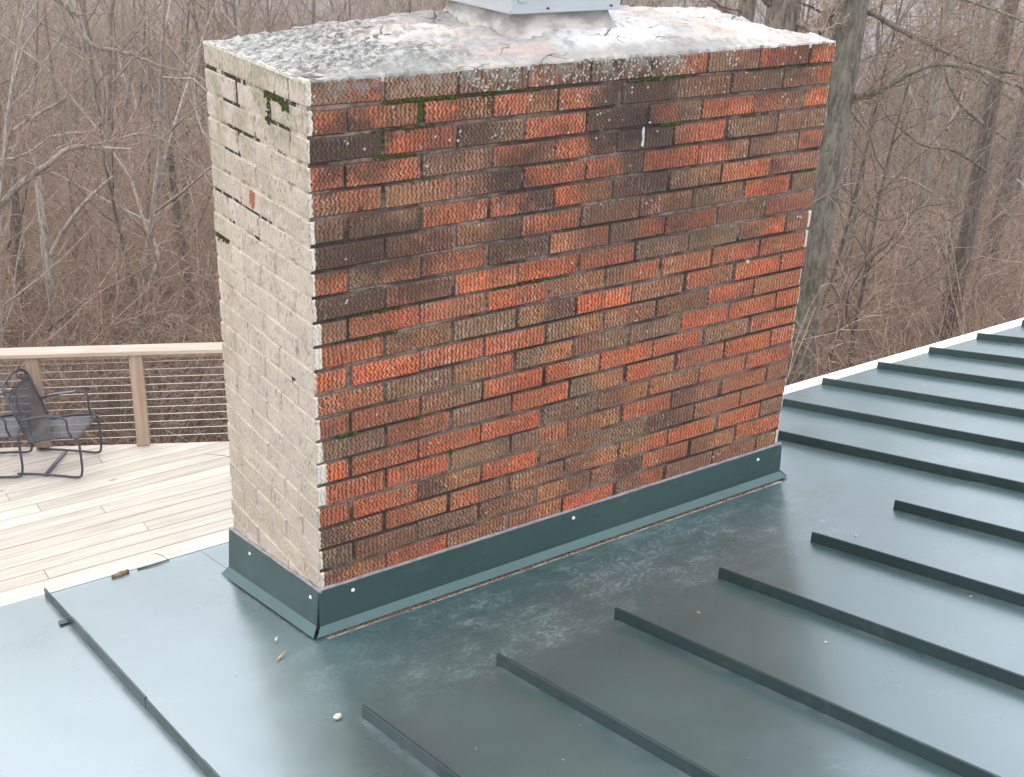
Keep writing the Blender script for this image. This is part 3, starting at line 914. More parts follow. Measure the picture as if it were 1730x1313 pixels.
# ================================================================== FLASHING
flash = empty('chimney_flashing', (W / 2, D / 2, -.2))
tag(flash, 'dark green metal flashing skirt wrapped round the foot of the brick chimney', 'flashing')
fo = .012
def ft(x, y):      # top line of the skirt
    return (-.0 + (-.20) * max(0, y) * 1.05) - .004 - .006 * x / W
def fbz(y): return roof_z(y) + .012
def side(name, a, b, n, zt_a, zt_b, mat):
    a, b, n = Vector(a), Vector(b), Vector(n)
    ah, bh = a + n * .004, b + n * .004
    drop = .022
    za, zb = fbz(a.y), fbz(b.y)
    mb = MB()
    th = n * .002
    A0 = Vector((a.x, a.y, zt_a)); B0 = Vector((b.x, b.y, zt_b))
    A1 = Vector((ah.x, ah.y, za + drop)) + n * .004; B1 = Vector((bh.x, bh.y, zb + drop)) + n * .004
    mb.add([A0, B0, B1, A1, A0 - th*2, B0 - th*2, B1 - th*2, A1 - th*2], [(0, 3, 2, 1), (4, 5, 6, 7), (0, 1, 5, 4), (2, 3, 7, 6), (0, 4, 7, 3), (1, 2, 6, 5)])
    mb.build('side_panel', mat, flash)
    return A1, B1
e = fo
corners = {'fl': (-e, -e), 'fr': (W + e, -e), 'br': (W + e, D + e), 'bl': (-e, D + e)}
def skirt_side(k0, k1, n):
    (x0, y0), (x1, y1) = corners[k0], corners[k1]
    za = ft(x0, y0); zb = ft(x1, y1)
    A, B = side('panel', (x0, y0, 0), (x1, y1, 0), n, za, zb, M['flash'])
    # kicked out hem
    d = Vector((x1 - x0, y1 - y0, 0)).normalized(); n = Vector(n); k = .020
    A2 = A + n * k - d * k; A2.z = fbz(A2.y) - .004; B2 = B + n * k + d * k; B2.z = fbz(B2.y) - .004
    mb = MB()
    dz = Vector((0, 0, .0015))
    mb.add([A, B, B2, A2, A - dz, B - dz, B2 - dz, A2 - dz], [(0, 3, 2, 1), (4, 5, 6, 7), (2, 3, 7, 6), (0, 1, 5, 4)])
    mb.build('kicked_out_hem', M['hem'], flash)
    # sealant bead on the top edge
    pts = []
    N = 60
    for i in range(N + 1):
        t = i / N
        p = Vector((x0 + (x1 - x0) * t, y0 + (y1 - y0) * t, za + (zb - za) * t + .001)) - n * .007
        p += Vector((0, 0, mnoise.noise(p * 22) * .0022)) ; pts.append(p)
    mb = MB(); mb.tube(pts, [.0060 + .0015 * mnoise.noise(Vector((i * .6, 0, x0))) for i in range(N + 1)], 6)
    mb.build('sealant_bead', M['sealant'], flash, smooth=True)
skirt_side('fl', 'fr', (0, -1, 0)); skirt_side('fr', 'br', (1, 0, 0)); skirt_side('br', 'bl', (0, 1, 0)); skirt_side('bl', 'fl', (-1, 0, 0))
def screw(p, n):
    p, n = Vector(p), Vector(n)
    mb = MB(); mb.tube([p, p + n * .002, p + n * .0035, p + n * .0055], [.0062, .0058, .0044, .0015], 10)
    mb.build('screw', M['screw'], flash, smooth=True)
for x in (.095, .885, 1.712): screw((x, -fo - .003, -.030 if x < 1.5 else -.038), (0, -1, 0))
for y in (.465, .03): screw((-fo - .003, y, ft(0, y) - .032), (-1, 0, 0))
spots = []
for _ in range(900):
    x = random.uniform(.0, W - .05); y = -fo - .027 - abs(random.gauss(0, .006)) * (1.8 if .3 < x < .9 else 1)
    spots.append((Vector((x, y, roof_z(y) + .0042)), random.uniform(.001, .0032)))
for _ in range(60):
    y = random.uniform(0, .6); spots.append((Vector((-fo - .03 - abs(random.gauss(0, .003)), y, roof_z(y) + .005)), random.uniform(.001, .002)))
o = clumps('brown_litter', spots, M['litter'], None)
tag(o, 'line of reddish brown crumbs and needles caught under the flashing hem', None, kind='stuff')

# ================================================================== HOUSE AND ROOF
house = empty('house', (2, -2, -3.2))
tag(house, 'house under a low dark green standing seam metal roof with white edge trim', 'house')
SEAM0, SP = -.540, .3925
YTOP = -5.2
def seam_x(k): return SEAM0 + SP * k
def edge_y(x): return .955 if x < 1.0 else .800
def sheet(name, x0, x1, y0, y1, lift, mat=None, thick=.0015):
    mb = MB()
    nx, ny = max(1, int((x1-x0)/.1)), max(1, int((y1-y0)/.15))
    n = ROOF_N
    top = []
    for j in range(ny + 1):
        for i in range(nx + 1):
            x = x0 + (x1-x0)*i/nx; y = y0 + (y1-y0)*j/ny
            w = mnoise.noise(Vector((x * 1.7, y * 1.1, 4))) * .0022
            top.append(Vector((x, y, roof_z(y) + lift + (w if 0 < i < nx and 0 < j < ny else 0))))
    mb.v = [tuple(v) for v in top]
    for j in range(ny):
        for i in range(nx):
            a = j*(nx+1)+i; mb.f.append((a, a+1, a+nx+2, a+nx+1))
    me_edges = [[i for i in range(nx+1)], [ny*(nx+1)+i for i in reversed(range(nx+1))],
                [j*(nx+1) for j in reversed(range(ny+1))], [j*(nx+1)+nx for j in range(ny+1)]]
    for idx in me_edges:
        b = len(mb.v)
        for i in idx: q = mb.v[i]; mb.v.append((q[0], q[1], q[2] - thick - lift * .9))
        for k in range(len(idx)-1): mb.f.append((idx[k], b+k, b+k+1, idx[k+1]))
    return mb.build(name, mat or M['roof'], house, smooth=False)
LAP = -.548
K0, K1 = -12, 27
gap = .001
for k in range(K0, K1):
    x0, x1 = seam_x(k) + gap, seam_x(k + 1) - gap
    if 0 <= k <= 6:
        sheet('roof_panel', x0, x1, YTOP, LAP, .0062)
    else:
        sheet('roof_panel', x0, x1, YTOP, edge_y(x0), .0060)
# flat area round the stack: front, left and right pans (upslope ones lap over the ones below)
sheet('front_pan', SEAM0 + .002, seam_x(7) - .002, LAP - .01, -.06, .0036)
sheet('side_pan', SEAM0 + .002, -.005, -.075, .955, .0012)
sheet('side_pan', W + .006, seam_x(7) - .002, -.125, .800, .0012)
sheet('back_pan', -.004, W + .005, D - .01, .955, .0018)
# seams
def seam(k, y0, y1, hgt=.037, wid=.0075, name='seam', steps=()):
    x = seam_x(k); cuts = [y0, *steps, y1]
    for q in range(len(cuts) - 1):
        a, b = cuts[q], cuts[q+1]
        dh = .0028 * (q % 2)
        # sheet-metal rib: body, closed end, small base flange on the left
        mb = MB(); h = hgt - dh; w = wid - dh * .6
        za, zb = roof_z(a) + .004, roof_z(b) + .004
        mb.add([(x-w/2, a, za), (x+w/2, a, za), (x+w/2, b, zb), (x-w/2, b, zb),
                (x-w/2, a, za+h), (x+w/2, a, za+h), (x+w/2, b, zb+h), (x-w/2, b, zb+h)],
               [(0,3,2,1),(4,5,6,7),(0,1,5,4),(1,2,6,5),(2,3,7,6),(3,0,4,7)])
        mb.build(name, M['seam'], house, bevel=.0016)
for k in range(K0, K1 + 1):
    x = seam_x(k)
    if 1 <= k <= 6: seam(k, YTOP, -.530)
    elif k == 0: seam(k, YTOP, .930, steps=(-.50, -.10, .60))
    else: seam(k, YTOP, edge_y(x) - .012)
# a little folded tab on the left seam
mb = MB(); yt = .64
mb.box(seam_x(0) - .030, yt - .012, roof_z(yt) + .005, seam_x(0) - .003, yt + .010, roof_z(yt) + .016)
mb.build('seam_tab', M['seam'], house)
# white edge trim: a strip on the eave, then the fascia
def trim(x0, x1, y, w):
    mb = MB(); z0 = roof_z(y); z1 = roof_z(y + w)
    mb.add([(x0, y, z0 + .004), (x1, y, z0 + .004), (x1, y + w, z1 + .010), (x0, y + w, z1 + .010),
            (x0, y, z0 - .02), (x1, y, z0 - .02), (x1, y + w, z1 - .16), (x0, y + w, z1 - .16)],
           [(0,1,2,3),(4,7,6,5),(0,4,5,1),(1,5,6,2),(2,6,7,3),(3,7,4,0)])
    mb.build('edge_trim', M['white_trim'], house)
trim(seam_x(K0), 1.0, .957, .012)
trim(1.002, seam_x(K1), .802, .092)
# roof body, ridge and the far slope, walls, windows
x0, x1 = seam_x(K0), seam_x(K1)
mb = MB()
ya, yb = YTOP, .80
mb.add([(x0, ya, roof_z(ya) - .004), (x1, ya, roof_z(ya) - .004), (x1, yb, roof_z(yb) - .004), (x0, yb, roof_z(yb) - .004),
        (x0, ya, roof_z(ya) - .25), (x1, ya, roof_z(ya) - .25), (x1, yb, roof_z(yb) - .14), (x0, yb, roof_z(yb) - .14)],
       [(0,1,2,3),(4,7,6,5),(0,4,5,1),(1,5,6,2),(2,6,7,3),(3,7,4,0)])
mb.build('roof_deck', M['siding'], house)
mb = MB(); zr = roof_z(YTOP)
mb.add([(x0, YTOP - .002, zr + .004), (x1, YTOP - .002, zr + .004), (x1, YTOP - 5.5, zr - 1.37), (x0, YTOP - 5.5, zr - 1.37),
        (x0, YTOP - .002, zr - .2), (x1, YTOP - .002, zr - .2), (x1, YTOP - 5.5, zr - 1.55), (x0, YTOP - 5.5, zr - 1.55)],
       [(0,3,2,1),(4,5,6,7),(0,1,5,4),(1,2,6,5),(2,3,7,6),(3,0,4,7)])
mb.build('far_slope', M['roof'], house)
mb = MB(); mb.tube([(x0, YTOP, zr + .03), (x1, YTOP, zr + .03)], .045, 8); mb.build('ridge_cap', M['seam'], house)
mb = MB()
z = -5.3
while z < -.62:
    mb.box(x0 + .3, -10.2, z, x1 - .3, .42 + .012 * 0, z + .118); mb.box(x0 + .29, -10.21, z + .118, x1 - .29, .43, z + .124); z += .124
mb.build('wall', M['siding'], house)
for wx in (-2.2, 3.6, 6.2):
    mb = MB(); mb.box(wx - .5, .425, -2.5, wx + .5, .47, -1.2); fr = mb.build('window', M['white_trim'], house)
    mb = MB(); mb.box(wx - .44, .465, -2.44, wx - .02, .476, -1.26); mb.box(wx + .02, .465, -2.44, wx + .44, .476, -1.26)
    pn = mb.build('pane', M['glass'], fr)

# ================================================================== DECK
DZ = -3.196
E1, E2 = Vector((.61, 7.78)), Vector((2.43, 6.89))
ed = (E2 - E1).normalized()
def edge_x(y):  # x on the slanting far edge
    return E1.x + (E1.y - y) / (-ed.y) * ed.x
XR, XL = 3.9, -4.2
deck = empty('wooden_deck', (0, 3, DZ))
tag(deck, 'pale bleached wooden plank deck below the green metal roof edge', 'deck')
BW, BP = .1386, .1455
y = .52; k = 0
butts = {}
bts = [(5.90, 1.26), (6.50, .62), (6.80, .45), (6.20, 1.05), (5.6, .40), (7.1, 1.3), (5.25, 1.15)]
while y < 10.2:
    xa, xb = XL, min(XR, edge_x(y + BW))
    if xb > xa + .1:
        cuts = [c for (yy_, c) in bts if abs(yy_ - (y + BW/2)) < BP / 2]
        segs = []; a = xa
        for c in sorted(cuts):
            if a < c < xb: segs.append((a, c - .0015)); a = c + .0015
        segs.append((a, xb))
        for (a, b) in segs:
            mb = MB(); L = b - a
            dz = random.uniform(-.0015, .0015)
            c = Vector(((a + b) / 2, y + BW / 2, 0))
            slant = abs(b - xb) < 1e-6 and xb < XR
            dx = BW * ed.x / (-ed.y) if slant else 0
            mb.add([(-L/2, -BW/2, -.025), (L/2 + dx, -BW/2, -.025), (L/2, BW/2, -.025), (-L/2, BW/2, -.025),
                    (-L/2, -BW/2, 0), (L/2 + dx, -BW/2, 0), (L/2, BW/2, 0), (-L/2, BW/2, 0)],
                   [(0,3,2,1),(4,5,6,7),(0,1,5,4),(1,2,6,5),(2,3,7,6),(3,0,4,7)])
            mb.build('deck_board', M['deck'], deck, bevel=.0035, loc=Vector((c.x, c.y, DZ + dz)) - deck.location)
    y += BP
mb = MB()
x = XL + .05
while x < XR:
    yend = min(10, E1.y - (x - E1.x) / ed.x * (-ed.y)) - .04
    mb.box(x, .5, DZ - .22, x + .045, yend, DZ - .027); x += .41
mb.build('joists', M['post'], deck)
mb = MB()
for (px, py) in ((1.2, 7.2), (3.6, 6.0), (-1.2, 8.3), (-3.8, 9.4), (3.6, 2.5), (-3.8, 2.5)):
    mb.box(px - .07, py - .07, ground_z(px, py) - .4, px + .07, py + .07, DZ - .225)
mb.build('support_posts', M['post'], deck)
mb = MB()
pa = Vector((E1.x - ed.x * 5.2, E1.y - ed.y * 5.2)); pb = Vector((XR, E1.y - (XR - E1.x) / ed.x * (-ed.y)))
nrm = Vector((-ed.y, ed.x))
for off, zz0, zz1 in ((.012, -.24, -.03),):
    q = [pa + nrm * off, pb + nrm * off, pb + nrm * (off + .03), pa + nrm * (off + .03)]
    mb.add([(v.x, v.y, DZ + zz0) for v in q] + [(v.x, v.y, DZ + zz1) for v in q],
           [(0,3,2,1),(4,5,6,7),(0,1,5,4),(1,2,6,5),(2,3,7,6),(3,0,4,7)])
mb.build('rim_board', M['post'], deck)

# railing
def railing(label, p0, p1, posts, nm='deck_railing'):
    p0, p1 = Vector(p0), Vector(p1); d = (p1 - p0).normalized(); n = Vector((-d.y, d.x)); L = (p1 - p0).length
    ang = math.atan2(d.y, d.x)
    r = empty(nm, (p0.x, p0.y, DZ), ang)
    tag(r, label, 'railing')
    def kid(mb, name, mat, bevel=0, loc=(0, 0, 0)): return mb.build(name, mat, r, bevel=bevel, loc=loc)
    mb = MB(); mb.box(-L/2, -.085, 0, L/2, .085, .038); kid(mb, 'cap_rail', M['rail'], .004, (L/2, 0, .905))
    mb = MB(); mb.box(-L/2, -.019, 0, L/2, .019, .05); kid(mb, 'sub_rail', M['post'], .003, (L/2, 0, .852))
    for s in posts:
        mb = MB(); mb.box(-.055, -.047, 0, .055, .047, .9); kid(mb, 'post', M['post'], .004, (s, 0, .003))
    for i in range(11):
        z = .075 + i * .0735
        mb = MB(); mb.tube([(0, 0, z), (L, 0, z)], .0033, 6); kid(mb, 'cable', M['cable'])
    return r
pd = (Vector((1.727, 7.23)) - Vector((.94, 7.59))).normalized()
PS = (Vector((1.727, 7.23)) - Vector((.94, 7.59))).length
P0 = Vector((.94, 7.59)) - pd * PS * 5
nP = 9
railing('wood capped cable railing along the far slanting edge of the deck', P0 - pd * .1, P0 + pd * (PS * (nP - 1) + .1), [.1 + PS * i for i in range(nP)])
PE = P0 + pd * (PS * (nP - 1))
railing('wood capped cable railing running back to the house behind the chimney', (XR - .06, PE.y - .12), (XR - .06, 1.1), [.08 + 1.0 * i for i in range(5)], 'deck_railing')

# ================================================================== CHAIRS
def mesh_fabric():
    g = G('woven_mesh_sling', .45)
    lp = g.obj(); g.set('Base Color', (0.060, 0.068, 0.082)); g.set('Metallic', .2)
    tr = g.n.new('ShaderNodeBsdfTransparent'); mx = g.n.new('ShaderNodeMixShader')
    # open weave: the holes let the deck show through
    c = g.n.new('ShaderNodeUVMap')
    u, v = g.xyz(c.outputs[0])[0:2]
    h1 = g.step(g.m1('SINE', g.mul(u, 2 * math.pi * 110)), -.25, -.15); h2 = g.step(g.m1('SINE', g.mul(v, 2 * math.pi * 170)), -.15, -.05)
    hole = g.mul(h1, h2)
    g.L.new(hole, mx.inputs[0]); g.L.new(g.b.outputs[0], mx.inputs[1]); g.L.new(tr.outputs[0], mx.inputs[2])
    g.L.new(mx.outputs[0], g.out.inputs['Surface'])
    return g.m
M['sling'] = mesh_fabric()
def ground_pt(px, py, z=DZ):
    d = ray(px, py); t = (z - CAM_LOC.z) / d.z; return CAM_LOC + d * t
def chair(nf, ff, label):
    """nf / ff: front feet on the deck, near side and far side"""
    wv = (ff - nf); wd = .46
    mid = (nf + ff) / 2; s = wv.normalized()
    fwd = Vector((s.y, -s.x, 0))
    ang = math.atan2(fwd.y, fwd.x)
    r = empty('patio_chair', (mid.x, mid.y, DZ), ang)
    tag(r, label, 'chair', 'charcoal metal patio chairs on the deck')
    hw = wd / 2
    R_ = .0105
    # local: +x forward, y: left positive = far side
    sling_prof = [(.035, .385), (-.02, .388), (-.16, .372), (-.27, .345), (-.345, .325), (-.375, .35), (-.395, .40), (-.43, .51), (-.475, .63), (-.520, .75)]
    for sy in (-1, 1):
        y = sy * hw
        prof = [(-.50, .014), (-.30, .020), (-.10, .016), (.0, .010), (.052, .020), (.068, .10), (.066, .30), (.062, .372), (.03, .392), (-.10, .384), (-.26, .352), (-.35, .318), (-.385, .37), (-.43, .51), (-.52, .755)]
        pts = fillet([(x, y, z + .004) for x, z in prof], .03, 3)
        mb = MB(); mb.tube(pts, R_, 8); mb.build('side_frame', M['iron'], r, smooth=True, loc=(0, 0, 0))
        ap = fillet([(-.43, y, .515), (-.36, y * 1.03, .545), (-.20, y * 1.10, .580), (-.10, y * 1.12, .595), (-.045, y * 1.12, .590), (-.012, y * 1.10, .56), (-.018, y * 1.06, .47), (.004, y, .398)], .03, 3)
        mb = MB(); mb.tube(ap, .0095, 8); mb.build('arm', M['iron'], r, smooth=True, loc=(0, 0, 0))
        if sy == 1 or True:
            mb = MB()
            strip = [(-.40, .538), (-.30, .566), (-.20, .586), (-.12, .600)]
            for (xa, za), (xb, zb) in zip(strip[:-1], strip[1:]):
                yy1, yy2 = y * 1.06 - .02, y * 1.06 + .02
                mb.add([(xa, yy1, za), (xb, yy1, zb), (xb, yy2, zb), (xa, yy2, za), (xa, yy1, za+.004), (xb, yy1, zb+.004), (xb, yy2, zb+.004), (xa, yy2, za+.004)],
                       [(0,3,2,1),(4,5,6,7),(0,1,5,4),(2,3,7,6)])
            mb.build('arm_rest', M['iron'], r, loc=(0, 0, 0))
    # top hoop, cross bars
    top = fillet([(-.52, -hw, .755), (-.548, -hw * .8, .815), (-.560, 0, .835), (-.548, hw * .8, .815), (-.52, hw, .755)], .08, 5)
    mb = MB(); mb.tube(top, R_, 8); mb.build('top_hoop', M['iron'], r, smooth=True, loc=(0, 0, 0))
    mb = MB(); mb.tube([(-.505, -hw, .715), (-.512, 0, .725), (-.505, hw, .715)], .007, 6); mb.build('back_bar', M['iron'], r, loc=(0, 0, 0))
    mb = MB(); mb.tube([(.058, -hw, .388), (.050, 0, .380), (.058, hw, .388)], .008, 6); mb.build('front_bar', M['iron'], r, loc=(0, 0, 0))
    mb = MB()
    mb.box(-.275, -hw, .012, -.245, hw, .024); mb.build('floor_bar', M['iron'], r, loc=(0, 0, 0))
    # scroll work between hoop and back bar
    for q in (-.10, .10):
        pts = [Vector((-.512 - .03 * t, q + .030 * math.sin(t * 6.3), .725 + .09 * t)) for t in [i / 12 for i in range(13)]]
        mb = MB(); mb.tube(pts, .005, 6); mb.build('scroll', M['iron'], r, smooth=True, loc=(0, 0, 0))
    # sling
    vs = []; fs = []; ny = 8
    prof = [(x, z) for x, z in sling_prof]
    acc = [0]
    for a, b in zip(prof[:-1], prof[1:]): acc.append(acc[-1] + math.hypot(b[0]-a[0], b[1]-a[1]))
    for (x, z) in prof:
        for j in range(ny + 1):
            y = -hw + wd * j / ny; sag = .012 * math.sin(math.pi * j / ny)
            vs.append((x - sag * .4, y, z - sag))
    for i in range(len(prof) - 1):
        for j in range(ny):
            a = i * (ny + 1) + j; fs.append((a, a + 1, a + ny + 2, a + ny + 1))
    me = me_from('sling', vs, fs, True)
    uv = me.uv_layers.new(name='UVMap')
    for lp in me.loops:
        i, j = divmod(lp.vertex_index, ny + 1); uv.data[lp.index].uv = (j / ny * wd, acc[i])
    mesh_obj('mesh_sling', me, M['sling'], r, loc=(0, 0, 0))
    return r
chair(ground_pt(129, 808), ground_pt(160, 768), 'charcoal metal mesh patio chair facing right, wholly visible beside the deck post')
chair(ground_pt(27, 808), ground_pt(43, 767), 'charcoal metal mesh patio chair cut by the left picture edge')

# ================================================================== LITTLE THINGS ON THE ROOF
def on_roof(px, py, lift=.008):
    d = ray(px, py); n = Vector((0, -SL, 1)); c = -.1442 + SL * .03 + lift
    t = (c - n.dot(CAM_LOC)) / n.dot(d); return CAM_LOC + d * t
def blob(name, p, size, mat, label, cat, rz=0, seed=0, group=None):
    bm = bmesh.new(); bmesh.ops.create_icosphere(bm, subdivisions=2, radius=1)
    for v in bm.verts:
        k = 1 + .35 * mnoise.noise(v.co * 1.7 + Vector((seed, 0, 0)))
        v.co = Vector((v.co.x * size[0] * k, v.co.y * size[1] * k, v.co.z * size[2] * k))
    me = bpy.data.meshes.new(name); bm.to_mesh(me); bm.free()
    o = mesh_obj(name, me, mat, None, Vector(p) + Vector((0, 0, size[2] * .6)))
    o.rotation_euler = (math.atan(SL) , 0, rz)
    tag(o, label, cat, group); return o
blob('mortar_chip', on_roof(570, 1212), (.013, .009, .005), M['chip'], 'pale mortar chip lying on the green roof left of a seam end', 'chip', .5, 3)
blob('wood_splinter', on_roof(475, 1109), (.024, .0035, .0025), M['woodchip'], 'long orange brown wood splinter on the roof by the flashing corner', 'splinter', .62, 1)
blob('cigarette_butt', on_roof(467, 1080), (.010, .0035, .003), M['chip'], 'small pale stub on the roof just left of the flashing corner', 'stub', .9, 2)
for i, (px, py) in enumerate([(398, 1138), (1405, 838), (1414, 770), (1398, 762), (1640, 1008), (1662, 1013), (1484, 776), (1505, 783), (1560, 800), (1667, 823), (1180, 1035), (1395, 1085), (1445, 905), (940, 1185), (710, 965)]):
    P = on_roof(px, py)
    blob('roof_crumb', P, (random.uniform(.003, .007), random.uniform(.0015, .003), .0015), random.choice([M['chip'], M['litter'], M['woodchip']]),
         'tiny crumb of mortar or bark scattered on the green metal roof', 'crumb', random.uniform(0, 3), i, 'crumbs scattered on the roof')
# curled leaf and twig at the roof edge above the deck
lf = on_roof(203, 968, .01)
vs = []; fs = []
for i in range(9):
    for j in range(5):
        u = i / 8 - .5; v = j / 4 - .5; w = math.cos(u * 3.0) * (.9 + .2 * math.sin(i * 2.3))
        vs.append((u * .062, v * .024 * w, .007 * math.cos(v * 5) - .02 * u * u + .002 * math.sin(i * 1.9)))
for i in range(8):
    for j in range(4):
        a = i * 5 + j; fs.append((a, a + 1, a + 6, a + 5))
o = mesh_obj('dry_leaf', me_from('dry_leaf', vs, fs, True), M['leaf'], None, lf + Vector((0, 0, -.001))); o.rotation_euler = (0, 0, .15)
sm = o.modifiers.new('solid', 'SOLIDIFY'); sm.thickness = .001
tag(o, 'curled dry brown leaf on the roof edge above the deck', 'leaf')
a, b, c = on_roof(232, 962, .004), on_roof(262, 954, .005), on_roof(286, 946, .004)
mb = MB(); mb.tube([a, b, c], [.0028, .0026, .0015], 6)
mb.tube([c, on_roof(272, 938, .02), on_roof(262, 935, .028)], .0012, 5)
o = mb.build('twig', M['twigdry']); tag(o, 'thin dark forked twig lying along the roof edge above the deck', 'twig')

# ================================================================== TREES
class Segs:
    def __init__(s): s.a = []; s.b = []; s.r0 = []; s.r1 = []
    def add(s, a, b, r0, r1): s.a.append(a); s.b.append(b); s.r0.append(r0); s.r1.append(r1)
    def mesh(s, name, n, mat):
        A = np.array(s.a, float); B = np.array(s.b, float); r0 = np.array(s.r0); r1 = np.array(s.r1)
        d = B - A; L = np.linalg.norm(d, axis=1, keepdims=True); L[L == 0] = 1e-6; d /= L
        ref = np.where(np.abs(d[:, 2:3]) < .9, np.array([[0, 0, 1.]]), np.array([[1., 0, 0]]))
        u = np.cross(d, ref); u /= np.linalg.norm(u, axis=1, keepdims=True); w = np.cross(d, u)
        N = len(A); V = np.zeros((N, 2 * n, 3))
        for k in range(n):
            an = 2 * math.pi * k / n; o = u * math.cos(an) + w * math.sin(an)
            V[:, k] = A - d * r0[:, None] * .3 + o * r0[:, None]; V[:, n + k] = B + o * r1[:, None]
        base = (np.arange(N) * 2 * n)[:, None, None]
        k = np.arange(n); k2 = (k + 1) % n
        F = np.stack([k, k2, n + k2, n + k], 1)[None] + base
        me = bpy.data.meshes.new(name)
        me.vertices.add(N * 2 * n); me.vertices.foreach_set('co', V.reshape(-1))
        me.loops.add(N * n * 4); me.loops.foreach_set('vertex_index', F.reshape(-1).astype(np.int32))
        me.polygons.add(N * n); me.polygons.foreach_set('loop_start', np.arange(N * n, dtype=np.int32) * 4)
        me.polygons.foreach_set('use_smooth', np.ones(N * n, bool))
        me.update(calc_edges=True); me.validate()
        me.materials.append(mat)
        return me

def rdir(rr, d, spread):
    """a direction tilted from d by about spread radians"""
    d = Vector(d).normalized(); o = d.orthogonal().normalized(); o.rotate(Matrix.Rotation(rr.uniform(0, 6.283), 3, d))
    return (d * math.cos(spread) + o * math.sin(spread)).normalized()

def grow(big, small, rr, p, d, L, r, lev, cfg):
    nseg = cfg['seg'][lev]; wob = cfg['wob'][lev]; trop = cfg['trop'][lev]
    pts = [Vector(p)]; rs = [r]; d = Vector(d).normalized()
    for i in range(nseg):
        d = (d + Vector((rr.gauss(0, wob), rr.gauss(0, wob), rr.gauss(0, wob) + trop))).normalized()
        pts.append(pts[-1] + d * (L / nseg)); rs.append(r * (1 - (i + 1) / nseg * cfg['taper'][lev]))
    tgt = big if lev <= cfg['biglev'] else small
    for i in range(nseg): tgt.add(tuple(pts[i]), tuple(pts[i+1]), rs[i], rs[i+1])
    if lev + 1 < len(cfg['seg']):
        n = cfg['kids'][lev]; n = max(1, int(n * rr.uniform(.75, 1.25)))
        for q in range(n):
            t = cfg['start'][lev] + (1 - cfg['start'][lev]) * (q + rr.random()) / n
            f = min(t * nseg, nseg - 1e-3); i = int(f); ft_ = f - i
            P = pts[i].lerp(pts[i+1], ft_); rad_ = rs[i] * (1 - ft_) + rs[i+1] * ft_
            dd = rdir(rr, pts[i+1] - pts[i], rr.uniform(*cfg['ang'][lev]))
            ll = L * rr.uniform(*cfg['len'][lev]) * (1.1 - .55 * t)
            grow(big, small, rr, P, dd, ll, max(rad_ * cfg['rk'][lev], cfg['rmin']), lev + 1, cfg)
    return pts

TALL = dict(seg=[9, 5, 4, 3], wob=[.05, .16, .2, .22], trop=[.03, .07, .05, .03], taper=[.8, .8, .8, .6], biglev=1,
            kids=[24, 9, 7], start=[.28, .2, .15], ang=[(.6, 1.15), (.4, .9), (.4, .9)], len=[(.26, .46), (.3, .5), (.3, .55)],
            rk=[.45, .5, .5], rmin=.003)
SLIM = dict(TALL, kids=[16, 6, 5], start=[.4, .2, .15], ang=[(.4, .9), (.4, .8), (.4, .9)], len=[(.18, .34), (.3, .5), (.3, .55)])
WIDE = dict(TALL, kids=[12, 9, 7], start=[.22, .15, .1], wob=[.08, .2, .24, .26], len=[(.42, .68), (.3, .5), (.3, .55)], trop=[.02, .04, .03, .02])
BUSH = dict(seg=[5, 3, 3], wob=[.2, .26, .3], trop=[.00, .0, .0], taper=[.7, .7, .6], biglev=-1,
            kids=[9, 5], start=[.15, .1], ang=[(.4, 1.1), (.4, 1.1)], len=[(.3, .6), (.35, .6)], rk=[.6, .6], rmin=.0026)

protos = []
def make_proto(cfg, Hh, r, seed, bark, twig):
    rr = random.Random(seed); big, small = Segs(), Segs()
    grow(big, small, rr, (0, 0, -.6), (0, 0, 1), Hh, r, 0, cfg)
    tm = big.mesh('trunk', 7, bark); cm = small.mesh('crown', 3, twig)
    protos.append((tm, cm, Hh)); return tm, cm
make_proto(TALL, 13, .10, 1, M['bark'], M['twig'])
make_proto(TALL, 15, .13, 2, M['barkpale'], M['twig'])
make_proto(SLIM, 12, .065, 3, M['bark'], M['twig'])
make_proto(SLIM, 14, .08, 4, M['barkpale'], M['twig'])
make_proto(WIDE, 11, .11, 5, M['barkpale'], M['twig'])
make_proto(WIDE, 9, .08, 6, M['bark'], M['twig'])
make_proto(TALL, 9, .06, 8, M['barklich'], M['twig'])

